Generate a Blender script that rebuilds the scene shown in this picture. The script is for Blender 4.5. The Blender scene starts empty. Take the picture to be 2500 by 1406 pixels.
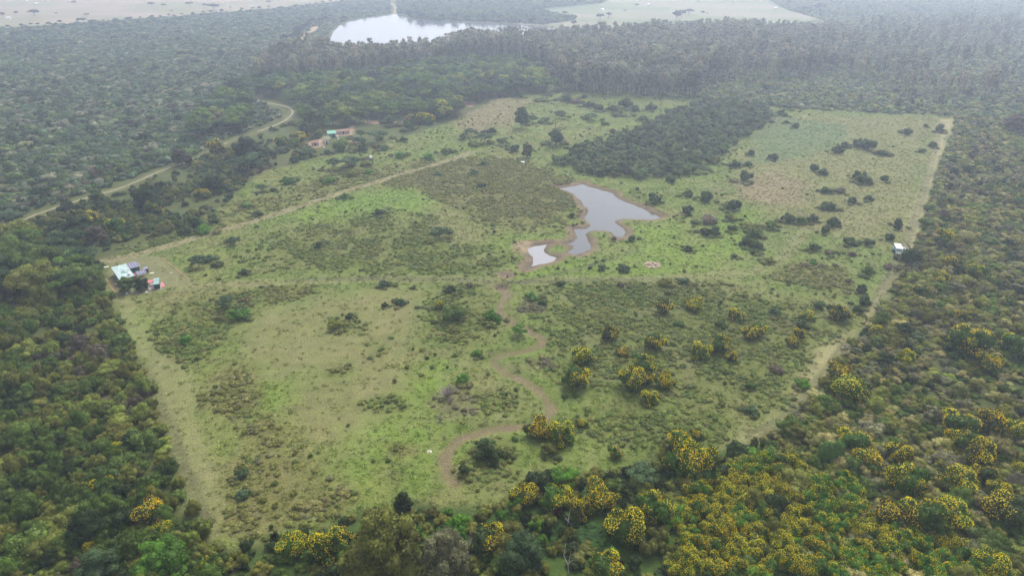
import bpy, math, random
import numpy as np
from mathutils import Vector
R = math.radians
C = bpy.context.scene.collection
random.seed(7); rng = np.random.default_rng(7)

# ------------------------------------------------------------------ camera, sky, sun, exposure
CAMZ, PITCH, F = 120.0, R(27.0), 1677.0
cam = bpy.data.objects.new('camera', bpy.data.cameras.new('camera')); C.objects.link(cam)
cam.location = (0, 0, CAMZ); cam.rotation_euler = (R(90) - PITCH, 0, 0)
cam.data.sensor_width = 36; cam.data.lens = F / 2500 * 36
cam.data.clip_start = 1; cam.data.clip_end = 20000
S = bpy.context.scene; S.camera = cam
S.view_settings.view_transform = 'Standard'; S.view_settings.look = 'None'
S.view_settings.gamma = 1; S.view_settings.exposure = 0.98
SUN_EL, SUN_AZ = R(50), R(20)          # azimuth measured from +Y (north) clockwise
w = bpy.data.worlds.new('World'); S.world = w; w.use_nodes = True
nt = w.node_tree
sky = nt.nodes.new('ShaderNodeTexSky'); sky.sky_type = 'NISHITA'; sky.sun_disc = False
sky.sun_elevation = SUN_EL; sky.sun_rotation = SUN_AZ
sky.air_density = 1.0; sky.dust_density = 6.0; sky.ozone_density = 1.0; sky.altitude = 700
hs = nt.nodes.new('ShaderNodeHueSaturation'); hs.inputs['Saturation'].default_value = 0.28
bg = nt.nodes['Background']; bg.inputs['Strength'].default_value = 0.15
nt.links.new(sky.outputs[0], hs.inputs['Color']); nt.links.new(hs.outputs[0], bg.inputs['Color'])
sl = bpy.data.lights.new('sun', 'SUN'); sl.energy = 1.5; sl.angle = R(18); sl.color = (1.0, 0.94, 0.84)
so = bpy.data.objects.new('sun', sl); C.objects.link(so)
sd = Vector((math.sin(SUN_AZ) * math.cos(SUN_EL), math.cos(SUN_AZ) * math.cos(SUN_EL), math.sin(SUN_EL)))
so.rotation_euler = sd.to_track_quat('Z', 'Y').to_euler(); so.location = sd * 300
S.cycles.max_bounces = 6; S.cycles.diffuse_bounces = 3; S.cycles.transmission_bounces = 4
S.cycles.volume_bounces = 3; S.cycles.use_denoising = True
HAZE_DENSITY, HAZE_COLOR = 0.00037, (0.68, 0.775, 0.98)

# ------------------------------------------------------------------ layout maths
cp, sp_ = math.cos(PITCH), math.sin(PITCH)
def G(u, v, z=0.0):
    """photo pixel -> point of the ground plane"""
    dy = F * cp + (703 - v) * sp_; dz = -F * sp_ + (703 - v) * cp
    t = (z - CAMZ) / dz
    return ((u - 1250) * t, dy * t)
def mpp(u, v):
    x, y = G(u, v); return (y * cp + CAMZ * sp_) / F      # metres per photo pixel there
def poly(*p): return np.array([G(a, b) for a, b in p])

def h2(ix, iy, s):
    n = (ix.astype(np.int64) * 374761393 + iy.astype(np.int64) * 668265263 + s * 974634777) & 0xffffffff
    n = ((n ^ (n >> 13)) * 1274126177) & 0xffffffff
    return ((n ^ (n >> 16)) & 0xffff) / 65535.0
def vn(x, y, s):
    fx, fy = np.floor(x), np.floor(y); tx, ty = x - fx, y - fy
    tx = tx * tx * (3 - 2 * tx); ty = ty * ty * (3 - 2 * ty)
    ix, iy = fx.astype(np.int64), fy.astype(np.int64)
    a = h2(ix, iy, s); b = h2(ix + 1, iy, s); c = h2(ix, iy + 1, s); d = h2(ix + 1, iy + 1, s)
    return (a + (b - a) * tx) * (1 - ty) + (c + (d - c) * tx) * ty
def fbm(x, y, size, s=0, o=4):
    r = 0; a = 0.5; t = 0
    for i in range(o):
        r = r + a * vn(x / size, y / size, s + i * 17); t += a; a *= 0.55; size /= 2.07
    return r / t
def sstep(a, b, x):
    t = np.clip((x - a) / (b - a), 0, 1); return t * t * (3 - 2 * t)
def sdf(P, x, y):
    """signed distance, negative inside"""
    d = np.full(x.shape, 1e12); ins = np.zeros(x.shape, bool); n = len(P)
    for i in range(n):
        ax, ay = P[i]; bx, by = P[(i + 1) % n]; ex, ey = bx - ax, by - ay
        t = np.clip(((x - ax) * ex + (y - ay) * ey) / (ex * ex + ey * ey + 1e-9), 0, 1)
        d = np.minimum(d, (x - ax - t * ex) ** 2 + (y - ay - t * ey) ** 2)
        if ay != by:
            ins ^= ((ay > y) != (by > y)) & (x < ex * (y - ay) / (by - ay) + ax)
    d = np.sqrt(d); return np.where(ins, -d, d)
def sdf_box(P, x, y, m):
    """sdf only near the polygon, +m elsewhere"""
    out = np.full(x.shape, float(m))
    k = (x > P[:, 0].min() - m) & (x < P[:, 0].max() + m) & (y > P[:, 1].min() - m) & (y < P[:, 1].max() + m)
    if k.any(): out[k] = np.minimum(sdf(P, x[k], y[k]), m)
    return out
def linedist(L, x, y, m=60):
    out = np.full(x.shape, float(m))
    k = (x > L[:, 0].min() - m) & (x < L[:, 0].max() + m) & (y > L[:, 1].min() - m) & (y < L[:, 1].max() + m)
    if not k.any(): return out
    xx, yy = x[k], y[k]; d = np.full(xx.shape, 1e12)
    for i in range(len(L) - 1):
        ax, ay = L[i]; ex, ey = L[i + 1] - L[i]
        t = np.clip(((xx - ax) * ex + (yy - ay) * ey) / (ex * ex + ey * ey + 1e-9), 0, 1)
        d = np.minimum(d, (xx - ax - t * ex) ** 2 + (yy - ay - t * ey) ** 2)
    out[k] = np.minimum(np.sqrt(d), m); return out
def smooth_line(L, step=2.0):
    L = np.asarray(L, float); out = []
    n = len(L)
    for i in range(n - 1):
        p0, p1, p2, p3 = L[max(i - 1, 0)], L[i], L[i + 1], L[min(i + 2, n - 1)]
        k = max(2, int(np.linalg.norm(p2 - p1) / step))
        for t in np.arange(k) / k:
            out.append(0.5 * ((2 * p1) + (-p0 + p2) * t + (2 * p0 - 5 * p1 + 4 * p2 - p3) * t * t + (-p0 + 3 * p1 - 3 * p2 + p3) * t ** 3))
    out.append(L[-1]); return np.array(out)

# outlines, read off as ground positions
CLEAR = poly((246, 640), (258, 720), (298, 800), (335, 880), (365, 980), (400, 1080), (440, 1180), (480, 1260), (510, 1312),
    (560, 1345), (680, 1322), (800, 1290), (860, 1250), (1020, 1228), (1080, 1240), (1240, 1240), (1300, 1175), (1420, 1160), (1540, 1150), (1640, 1100),
    (1760, 1105), (1850, 1080), (1910, 1050), (1985, 975), (2030, 900), (2090, 830), (2135, 770), (2205, 660), (2238, 600),
    (2292, 400), (2334, 290), (2330, 284), (2200, 279), (2000, 270), (1880, 262), (1740, 245), (1560, 232), (1380, 225), (1300, 232),
    (1200, 245), (1140, 280), (1100, 300), (1000, 330), (900, 362), (760, 385), (640, 420), (600, 450), (560, 490), (520, 520), (400, 575), (300, 615))
MID = poly((0, 640), (-150, 620), (0, 575), (200, 492), (400, 425), (560, 362), (640, 325), (720, 300), (790, 325), (760, 385), (640, 420),
    (600, 450), (560, 490), (520, 520), (400, 575), (300, 615), (246, 640), (150, 640))
LBOT = poly((-400, 620), (0, 640), (150, 630), (246, 645), (258, 720), (298, 800), (335, 880), (365, 980), (400, 1080), (440, 1180), (480, 1260), (510, 1312), (560, 1345),
    (560, 1700), (-700, 1700))
BOT = poly((560, 1345), (680, 1322), (800, 1290), (860, 1250), (1020, 1228), (1080, 1240), (1240, 1240), (1300, 1175), (1420, 1160), (1540, 1150), (1640, 1100), (1760, 1105),
    (1850, 1080), (2000, 1250), (2200, 1700), (560, 1700))
RIGHT = poly((1850, 1080), (1910, 1050), (1985, 975), (2030, 900), (2090, 830), (2135, 770), (2205, 660), (2238, 600), (2292, 400), (2334, 290),
    (2700, 300), (3300, 700), (3300, 1700), (2200, 1700), (2000, 1250))
RFAR = poly((2334, 290), (2330, 284), (2200, 279), (2000, 270), (1880, 262), (1740, 245), (1700, 238), (1710, 200), (1850, 190), (2060, 168), (2100, 120), (2050, 60),
    (1920, 25), (1880, 0), (1850, -30), (3000, -30), (3300, 100), (3000, 320), (2700, 300))
LUP = poly((-150, 610), (0, 548), (100, 508), (200, 475), (300, 445), (400, 405), (480, 375), (560, 335), (640, 305), (690, 285), (640, 248), (570, 225), (600, 190), (650, 170),
    (720, 120), (780, 105), (800, 98), (812, 72), (824, 60), (850, 50.5), (880, 44), (930, 37.5), (953, 33), (950, 5), (930, -12), (860, 3), (700, 20), (400, 45), (200, 58), (0, 74), (-500, 100), (-700, 400))
TOPM = poly((972, 8), (972, 33), (992, 34), (996, 43), (1040, 49.5), (1100, 51), (1180, 53.5), (1250, 57), (1330, 61), (1400, 50), (1300, 25), (1400, 14), (1470, 8), (1480, 0), (1400, -20), (980, -20))
ORCH = poly((1348, 398), (1390, 378), (1450, 350), (1560, 318), (1640, 282), (1720, 250), (1800, 250), (1870, 262), (1885, 285), (1850, 320), (1800, 350), (1745, 400), (1700, 425),
    (1640, 440), (1560, 440), (1520, 432), (1470, 435), (1420, 425))
EUCA = poly((615, 205), (760, 200), (900, 190), (1010, 172), (1120, 163), (1262, 152), (1262, 118), (1180, 128), (1000, 146), (850, 146), (740, 150), (655, 172))
EUCB = poly((1225, 134), (1270, 155), (1345, 190), (1380, 222), (1500, 234), (1700, 240), (1722, 222), (1690, 196), (1850, 200), (1950, 192), (2070, 168), (2110, 120),
    (2040, 84), (1800, 84), (1600, 94), (1400, 104), (1300, 120))
WOOD = poly((560, 330), (480, 350), (500, 290), (560, 240), (610, 208), (760, 202), (900, 192), (1010, 174), (1120, 165), (1190, 155), (1270, 160), (1345, 195), (1375, 225), (1300, 232),
    (1200, 240), (1140, 262), (1130, 285), (1060, 300), (1000, 292), (930, 297), (880, 305), (830, 318), (770, 330), (745, 315), (730, 280), (720, 258), (690, 245), (640, 240), (600, 280), (620, 300), (590, 330))
WOOD2 = poly((0, 650), (60, 600), (150, 600), (250, 640), (262, 680), (230, 720), (120, 730), (0, 760), (-200, 740), (-200, 660))
POND = poly((1362, 458), (1395, 453), (1425, 447), (1445, 456), (1470, 463), (1498, 470), (1505, 480), (1520, 488), (1550, 499), (1580, 513), (1612, 530), (1590, 535),
    (1550, 533), (1520, 532), (1506, 537), (1508, 546), (1520, 555), (1530, 564), (1527, 575), (1512, 580), (1500, 572), (1490, 565), (1470, 562), (1443, 563), (1434, 571),
    (1436, 582), (1444, 594), (1444, 606), (1430, 615), (1412, 621), (1395, 619), (1380, 616), (1396, 606), (1398, 598), (1376, 593), (1398, 588), (1410, 578), (1403, 566), (1400, 557),
    (1430, 556), (1443, 549), (1436, 540), (1426, 530), (1432, 518), (1433, 508), (1420, 497), (1410, 482), (1395, 470))
POND2 = poly((1285, 605), (1305, 597), (1340, 594), (1332, 604), (1332, 614), (1344, 623), (1360, 628), (1352, 637), (1322, 644), (1300, 650), (1282, 656), (1297, 642), (1300, 627), (1290, 615))
HOLE = poly(*[(1237 + 9 * math.cos(a), 671 + 3.5 * math.sin(a)) for a in np.linspace(0, 6.28, 12, endpoint=False)])
HOLE2 = poly(*[(1223 + 17 * math.cos(a), 701 + 6 * math.sin(a)) for a in np.linspace(0, 6.28, 12, endpoint=False)])
LAKE = poly((806, 125), (806, 92), (814, 76), (826, 63), (850, 53), (880, 46), (930, 39), (965, 34), (990, 36), (994, 45), (1040, 51), (1080, 52), (1130, 54), (1180, 55),
    (1230, 58), (1280, 61), (1320, 63), (1350, 66), (1360, 74), (1300, 92), (1200, 116), (1150, 122), (1000, 132), (870, 136))
ROAD = smooth_line(poly((-60, 592), (0, 562), (100, 520), (200, 487), (300, 457), (400, 415), (480, 386), (560, 346), (600, 331), (645, 316), (690, 298), (714, 277), (704, 263), (672, 255), (642, 250), (600, 235)))
TRACK = smooth_line(poly((250, 640), (330, 622), (450, 590), (560, 557), (700, 515), (850, 465), (1000, 420), (1060, 403), (1110, 388), (1150, 372)))
TRACK2 = smooth_line(poly((460, 700), (600, 692), (750, 690), (900, 682), (1100, 682), (1240, 690), (1400, 681), (1600, 680), (1780, 672), (1860, 655), (1920, 620), (1950, 580), (1990, 548)))
STRIPL = poly((262, 700), (300, 770), (330, 860), (370, 980), (410, 1090), (450, 1190), (490, 1270), (515, 1310), (540, 1290), (538, 1200), (515, 1120), (480, 1040), (475, 960), (440, 880), (400, 860), (350, 800), (320, 730), (300, 700))
STRIPR = poly((2292, 290), (2332, 290), (2286, 420), (2232, 605), (2190, 680), (2135, 765), (2105, 770), (2160, 680), (2200, 600), (2235, 500), (2262, 420))
STRIPR2 = poly((2100, 800), (2040, 880), (1985, 970), (1900, 1045), (1850, 1078), (1770, 1095), (1780, 1085), (1860, 1050), (1930, 985), (1960, 920), (1990, 860), (2060, 815))
STREAM = smooth_line(poly((1225, 702), (1238, 716), (1224, 738), (1222, 760), (1245, 783), (1280, 801), (1318, 822), (1322, 838), (1280, 855), (1220, 868), (1206, 884),
    (1232, 905), (1282, 930), (1320, 958), (1345, 990), (1340, 1012), (1290, 1036), (1210, 1044), (1140, 1062), (1105, 1085), (1088, 1120), (1090, 1155), (1110, 1180)), 1.0)
YARD = poly((262, 640), (300, 628), (390, 625), (470, 688), (420, 705), (320, 725), (285, 720), (262, 690))
SOIL = [poly((742, 352), (762, 343), (784, 338), (790, 352), (778, 362), (765, 362)), poly((812, 326), (838, 318), (860, 309), (866, 318), (858, 330), (830, 333), (814, 334)),
        poly((853, 345), (872, 337), (888, 338), (884, 347), (862, 352)), poly((895, 296), (925, 293), (930, 303), (900, 305)),
        poly((1130, 225 + 20), (1160, 250), (1150, 262), (1135, 262))]
FIELDS = poly((-600, 110), (0, 74), (200, 58), (400, 45), (700, 20), (860, 3), (930, -12), (1000, -25), (-600, -60))
FIELDS2 = poly((1290, 66), (1230, 48), (1300, 30), (1400, 18), (1470, 10), (1500, -5), (1850, -10), (1900, 20), (2010, 35), (2000, 48), (1900, 62), (1750, 68), (1600, 78), (1450, 84), (1350, 82))

BROWN = [  # (outline, density of low shrubs, palette)
    (poly((1000, 400), (1170, 385), (1290, 400), (1380, 440), (1400, 480), (1415, 520), (1400, 548), (1300, 562), (1200, 560), (1130, 505), (1040, 470), (960, 452)), .95, 'brown'),
    (poly((620, 620), (700, 570), (850, 530), (960, 520), (1060, 540), (1040, 600), (1180, 600), (1250, 630), (1210, 665), (1100, 680), (950, 670), (800, 650), (660, 660)), .85, 'mix'),
    (poly((540, 500), (700, 470), (800, 430), (960, 405), (1000, 415), (900, 450), (740, 505), (600, 545), (520, 560)), .5, 'brown'),
    (poly((360, 860), (370, 790), (440, 740), (560, 715), (640, 720), (620, 760), (560, 800), (550, 850), (470, 900), (400, 900)), .8, 'mix'),
    (poly((480, 970), (540, 890), (620, 890), (640, 960), (620, 1010), (540, 1020)), .9, 'brown'),
    (poly((585, 1065), (640, 1010), (700, 1040), (690, 1090), (640, 1110)), .9, 'brown'),
    (poly((545, 1200), (560, 1130), (620, 1110), (700, 1100), (760, 1140), (820, 1200), (870, 1210), (860, 1260), (760, 1270), (700, 1290), (600, 1310), (545, 1290)), .95, 'brown'),
    (poly((1040, 740), (1100, 700), (1200, 692), (1205, 760), (1195, 830), (1150, 900), (1080, 850), (1030, 800)), .75, 'mix'),
    (poly((1350, 690), (1600, 690), (1750, 700), (1900, 740), (2080, 770), (2060, 820), (1980, 870), (1900, 980), (1750, 1010), (1600, 1010), (1480, 970), (1370, 900), (1340, 760)), .9, 'mix'),
    (poly((1880, 680), (1930, 640), (2050, 660), (2090, 720), (2000, 705), (1950, 695)), .9, 'brown'),
    (poly((1350, 1020), (1480, 1000), (1700, 1010), (1840, 1020), (1780, 1080), (1660, 1090), (1500, 1090), (1380, 1050)), .8, 'mix'),
    (poly((800, 780), (860, 765), (900, 800), (880, 820), (820, 810)), .7, 'mix'), (poly((880, 840), (960, 815), (950, 860), (900, 880)), .8, 'mix'),
    (poly((790, 900), (850, 890), (860, 910), (800, 918)), .9, 'brown'), (poly((860, 985), (960, 960), (1000, 1000), (930, 1010)), .8, 'mix'),
    (poly((930, 1085), (1010, 1080), (1030, 1110), (970, 1120)), .9, 'brown'), (poly((640, 700), (760, 695), (780, 715), (660, 745)), .9, 'brown'),
    (poly((300, 600), (420, 560), (520, 520), (540, 540), (420, 590), (330, 618)), .8, 'mix'), (poly((1050, 960), (1130, 940), (1165, 1000), (1090, 1030), (1060, 1000)), .8, 'grey'),
    (poly((1120, 1160), (1170, 1070), (1250, 1070), (1260, 1170), (1160, 1185)), .8, 'mix'), (poly((1270, 735), (1330, 735), (1325, 765), (1270, 765)), .9, 'grey'),
    (poly((1160, 960), (1260, 950), (1260, 1000), (1180, 1010)), .8, 'mix'), (poly((1280, 880), (1350, 870), (1350, 900), (1300, 905)), .8, 'grey')]
BRIGHT = [poly((700, 520), (860, 470), (1030, 450), (1080, 500), (1000, 530), (860, 540), (740, 560)), poly((1250, 655), (1400, 640), (1640, 600), (1750, 580), (1800, 620), (1700, 670), (1400, 682), (1240, 692)),
    poly((1040, 880), (1120, 880), (1080, 980), (1060, 1100), (1050, 1190), (1000, 1200), (1020, 1050), (1010, 940)), poly((620, 930), (700, 940), (700, 980), (650, 1000)),
    poly((540, 1340), (800, 1290), (880, 1230), (900, 1200), (920, 1230), (860, 1310), (640, 1380), (540, 1380)), poly((870, 1050), (960, 1040), (990, 1100), (880, 1110), (840, 1090)),
    poly((1440, 480), (1380, 470), (1400, 500), (1420, 520), (1410, 540), (1250, 600), (1230, 640), (1170, 600), (1300, 565), (1400, 500)), poly((1620, 540), (1700, 560), (1660, 600), (1560, 600), (1540, 550)),
    poly((1000, 660), (1060, 640), (1050, 670)), poly((330, 760), (380, 800), (340, 830)), poly((1700, 540), (1850, 500), (1860, 600), (1740, 620))]
COOL = [poly((1880, 285), (2080, 305), (2040, 365), (1850, 400), (1830, 340)), poly((780, 490), (1000, 460), (1040, 490), (860, 530))]
DRYP = [poly((1800, 430), (1900, 422), (1970, 450), (1965, 505), (1880, 500), (1790, 480)), poly((1180, 240), (1300, 240), (1260, 300), (1150, 330), (1120, 290))]
KHAKI = [poly((1860, 280), (2290, 290), (2200, 620), (2000, 560), (1850, 520), (1780, 450)), poly((560, 810), (640, 760), (760, 725), (900, 705), (1050, 695), (1030, 760), (1000, 800), (990, 880), (900, 900), (760, 900), (660, 930), (600, 860)),
    poly((700, 940), (900, 900), (1010, 900), (980, 1000), (860, 1060), (760, 1080), (710, 1010)), poly((1500, 700), (1800, 690), (1950, 740), (1850, 730), (1600, 720)), poly((1620, 870), (1790, 900), (1800, 990), (1650, 960)),
    poly((1100, 880), (1200, 900), (1330, 1000), (1200, 1040), (1130, 940)), poly((430, 700), (640, 690), (560, 720), (330, 780), (280, 750)), poly((1130, 1190), (1260, 1180), (1200, 1230), (1000, 1230), (1060, 1200)),
    poly((1100, 470), (1190, 590), (1130, 600), (1060, 560), (1060, 500))]

def height(x, y):
    z = (fbm(x, y, 14, 5, 3) - .5) * 0.5 + (fbm(x, y, 3.4, 9, 2) - .5) * 0.28
    z *= 1 - 0.6 * sstep(900, 400, -y) * 0
    z = np.maximum(z, -0.2)
    flat = np.minimum(sstep(1.5, 4.5, linedist(ROAD, x, y)), sstep(0, 3, sdf_box(YARD, x, y, 10)))
    z = z * flat
    for P, dep, m in ((POND, 1.3, 14), (POND2, .9, 8), (HOLE, .6, 5), (HOLE2, .3, 4), (LAKE, 1.5, 30)):
        s = sdf_box(P, x, y, m) + (fbm(x, y, 5, 61, 2) - .5) * (1.8 if m > 6 else .5)
        prof = np.clip(s * 0.30, -dep, 10) - 0.30
        z = np.where(s < m * .9, np.minimum(z + np.clip(3 - abs(s - 4), 0, 3) * .08, prof), z)
    s = linedist(STREAM, x, y); z = z - 0.55 * sstep(3.6, 1.2, s)
    # the raised bank round the far side of the pond
    bank = smooth_line(poly((1350, 470), (1340, 452), (1370, 440), (1420, 436), (1470, 444), (1530, 462), (1580, 490), (1630, 520)))
    s = linedist(bank, x, y); z = z + 1.1 * sstep(7, 0, s) * (sdf_box(POND, x, y, 20) > 1.5)
    return z

PAL = dict(
    dark=(0.032, 0.052, 0.014), green=(0.080, 0.125, 0.020), olive=(0.150, 0.160, 0.030), lime=(0.160, 0.195, 0.034), brown=(0.175, 0.152, 0.052),
    grey=(0.150, 0.150, 0.075), blue=(0.058, 0.100, 0.038), purple=(0.115, 0.090, 0.062), khaki=(0.240, 0.220, 0.080), vivid=(0.085, 0.190, 0.018))
def ground_color(x, y):
    n1 = fbm(x, y, 38, 1, 5); n2 = fbm(x, y, 13, 2, 4); n3 = fbm(x + .3 * y, y, 5, 3, 3)
    def mixc(c, k, w): return c + (np.array(k)[None, :] - c) * w[:, None]
    base = np.tile(np.array((0.075, 0.090, 0.032)), (len(x), 1))                     # floor under the scrub
    base = mixc(base, (0.085, 0.10, 0.035), sstep(.5, .7, n2))
    base = mixc(base, (0.11, 0.09, 0.055), sstep(.62, .75, n1) * .8)
    w = sstep(1.5, -1.5, sdf_box(CLEAR, x, y, 30) + (n2 - .5) * 6)
    m = np.tile(np.array((0.135, 0.180, 0.046)), (len(x), 1))
    m = mixc(m, (0.160, 0.178, 0.060), sstep(.42, .66, n1))
    m = mixc(m, (0.115, 0.155, 0.040), sstep(.5, .68, n2) * .8)
    m = mixc(m, (0.130, 0.105, 0.06), sstep(.6, .75, n3) * .45)
    wp = (n2 - .5) * 14 + (n3 - .5) * 5
    def paint(m, P, col, soft, k=1.0, amp=1.0):
        s = sdf_box(P, x, y, 30) + wp * amp
        return mixc(m, col, sstep(soft, -soft, s) * k)
    for P in KHAKI: m = paint(m, P, (0.185, 0.172, 0.084), 9, .65)
    for P in COOL: m = paint(m, P, (0.095, 0.150, 0.065), 7, .75)
    for P in BRIGHT: m = paint(m, P, (0.145, 0.222, 0.036), 8, .7)
    for P in DRYP: m = paint(m, P, (0.22, 0.175, 0.12), 6, .75)
    for P, d, pal in BROWN:
        col = {'brown': (0.140, 0.132, 0.050), 'mix': (0.116, 0.134, 0.040), 'grey': (0.13, 0.12, 0.07)}[pal]
        qs = math.sqrt((P[:, 0].max() - P[:, 0].min()) * (P[:, 1].max() - P[:, 1].min())); m = paint(m, P, col, min(14, .18 * qs), .85 * d, min(1, qs / 70))
    m = mixc(m, (0.21, 0.185, 0.115), sstep(.55, .7, fbm(x, y, 7, 31, 3)) * .25)
    m = paint(m, STRIPL, (0.205, 0.200, 0.105), 3, .6, .5); m = paint(m, STRIPR, (0.28, 0.25, 0.15), 2.5, .9, .25); m = paint(m, STRIPR2, (0.27, 0.25, 0.14), 4, .9, .35)
    m = paint(m, YARD, (0.175, 0.172, 0.095), 1.5, .9, .2)
    base = base + (m - base) * w[:, None]
    base = mixc(base, (0.050, 0.095, 0.020), sstep(3, -3, sdf_box(BOT, x, y, 12) + (n2 - .5) * 6) * .8)
    for L in TRAILS: base = mixc(base, (0.10, 0.11, 0.05), sstep(1.0, .2, linedist(L, x, y, 4) + (n3 - .5)) * .35)
    base = mixc(base, (0.040, 0.090, 0.018), sstep(1.5, -1.5, sdf_box(LAWN, x, y, 8) + (n3 - .5) * 4) * .9)
    # verge of the dirt road
    base = mixc(base, (0.165, 0.165, 0.078), sstep(5, 1, linedist(ROAD, x, y) + (n2 - .5) * 10) * .5)
    # faint mown tracks and their wheel ruts
    for L, wd, kk in ((TRACK, 2.6, .95), (TRACK2, 2.6, .4)):
        d = linedist(L, x, y) + (n3 - .5) * 1.5; base = mixc(base, (0.23, 0.205, 0.13), sstep(wd + 1.2, wd - .8, d) * kk)
    for L in RUTS:
        d = linedist(L, x, y, 6); base = mixc(base, (0.085, 0.085, 0.05), sstep(1.1, .3, d + (n3 - .5) * 1.2) * .6)
    # mud round the water
    for P, wd in ((POND, 4.2), (POND2, 4.6), (HOLE, 3.4), (HOLE2, 1.6)):
        s = sdf_box(P, x, y, 16) + (n3 - .5) * 4 * (wd > 4) + (n2 - .5) * 4 * (wd > 4)
        base = mixc(base, (0.175, 0.130, 0.095), sstep(wd, wd - 1.8, s) * .95)
        base = mixc(base, (0.115, 0.090, 0.075), sstep(wd * .35, wd * .1, s) * .8)
    for P in ISLES: base = mixc(base, (0.125, 0.17, 0.045), sstep(1.2, -1, sdf_box(P, x, y, 8) + (n3 - .5) * 2) * .9)
    s = linedist(STREAM, x, y) + (n3 - .5) * 2.0
    base = mixc(base, (0.160, 0.118, 0.080), sstep(2.1, .7, s + 1.6 * (n2 - .5)) * .85)
    base = mixc(base, (0.20, 0.165, 0.125), sstep(.7, .2, s) * .4)
    base = mixc(base, (0.27, 0.21, 0.15), sstep(3, 0, sdf_box(SANDB, x, y, 6) + (n3 - .5) * 3) * .9)
    for P in SOIL: base = mixc(base, (0.36, 0.245, 0.20), sstep(2, -2, sdf_box(P, x, y, 12) + (n3 - .5) * 5))
    # farm fields beyond the forest: long plots
    for P, cols in ((FIELDS, ((0.30, 0.26, 0.20), (0.26, 0.25, 0.165), (0.34, 0.27, 0.23), (0.22, 0.235, 0.15))), (FIELDS2, ((0.20, 0.225, 0.13), (0.25, 0.245, 0.17), (0.175, 0.205, 0.12), (0.28, 0.25, 0.20)))):
        s = sdf_box(P, x, y, 40); q = np.floor((y + .18 * x) / 74 + vn(x / 260, y / 260, 71) * 1.3).astype(np.int64)
        q2 = np.floor((x + 40 * vn(y / 90, x / 900, 5)) / 150 + h2(q, q, 3) * 9).astype(np.int64)
        pick = (h2(q, q2, 44) * 3.999).astype(int)
        fc = np.array(cols)[pick] * (0.70 + .28 * n1)[:, None]
        base = base + (fc - base) * sstep(4, -4, s)[:, None]
    for L, ww in BARE: base = mixc(base, (0.40, 0.29, 0.21), sstep(ww, ww * .5, linedist(L, x, y) + (n3 - .5) * ww) * .9)
    return np.clip(base * (.91, .91, .78), 0.01, .6)
def offs(L, d):
    t = np.gradient(L, axis=0); t /= np.linalg.norm(t, axis=1)[:, None] + 1e-9
    return L + np.stack([-t[:, 1], t[:, 0]], 1) * d
TRAILS = [smooth_line(poly(*p)) for p in (((1010, 700), (1015, 780), (990, 850), (1005, 930), (1040, 1010), (1060, 1100), (1065, 1180)), ((560, 830), (650, 840), (720, 850), (830, 830), (900, 790)), ((620, 800), (760, 780), (880, 760)), ((1240, 690), (1180, 760), (1100, 900), (1060, 940)), ((1900, 330), (2000, 360), (2100, 340), (2250, 380)), ((1700, 700), (1620, 800), (1500, 900), (1400, 980)), ((1060, 400), (1160, 375), (1280, 372), (1350, 400)))]
RUTS = []; LAWN = poly((1290, 1275), (1380, 1262), (1480, 1290), (1510, 1335), (1420, 1365), (1320, 1340))
for pts in (((355, 900), (400, 1010), (440, 1120), (480, 1220), (500, 1280)), ((1240, 690), (1300, 684), (1400, 660), (1470, 640), (1560, 610)),
            ((700, 684), (900, 680), (1100, 683), (1240, 690), (1450, 684), (1650, 684)), ((2300, 300), (2265, 430), (2225, 560), (2180, 660), (2130, 750)), ((2080, 820), (2000, 930), (1930, 1010), (1830, 1070))):
    L = smooth_line(poly(*pts)); RUTS += [offs(L, .9), offs(L, -.9)]
ISLES = [poly(*[(1465 + 26 * math.cos(a), 573 + 6 * math.sin(a)) for a in np.linspace(0, 6.28, 10, endpoint=False)]),
         poly(*[(1362 + 22 * math.cos(a), 610 + 9 * math.sin(a)) for a in np.linspace(0, 6.28, 10, endpoint=False)])]
SANDB = poly((1260, 592), (1284, 590), (1286, 612), (1262, 610))
BARE = [(smooth_line(poly((772, 66), (760, 78), (742, 88), (735, 105), (715, 122), (700, 135))), 7), (smooth_line(poly((956, 8), (966, 20), (962, 34))), 3), (smooth_line(poly((930, 300), (1000, 298), (1060, 300))), 2)]

# ------------------------------------------------------------------ helpers for meshes, tags, materials
def tag(o, label=None, cat=None, group=None, kind=None):
    if label: o['label'] = label
    if cat: o['category'] = cat
    if group: o['group'] = group
    if kind: o['kind'] = kind
    return o
def mesh_np(name, V, Q, mats, smooth=False, matidx=None, attr=None):
    me = bpy.data.meshes.new(name); V = np.asarray(V, np.float32); Q = np.asarray(Q, np.int32); k = Q.shape[1]
    me.vertices.add(len(V)); me.vertices.foreach_set('co', V.ravel())
    me.loops.add(Q.size); me.loops.foreach_set('vertex_index', Q.ravel())
    me.polygons.add(len(Q)); me.polygons.foreach_set('loop_start', np.arange(len(Q), dtype=np.int32) * k)
    me.polygons.foreach_set('use_smooth', np.full(len(Q), smooth))
    for m in mats: me.materials.append(m)
    if matidx is not None: me.polygons.foreach_set('material_index', np.asarray(matidx, np.int32))
    if attr is not None:
        a = me.attributes.new('lv', 'FLOAT', 'FACE'); a.data.foreach_set('value', np.asarray(attr, np.float32))
    me.update(); return me
def newmat(name):
    m = bpy.data.materials.new(name); m.use_nodes = True; return m, m.node_tree, m.node_tree.nodes['Principled BSDF']
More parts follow.
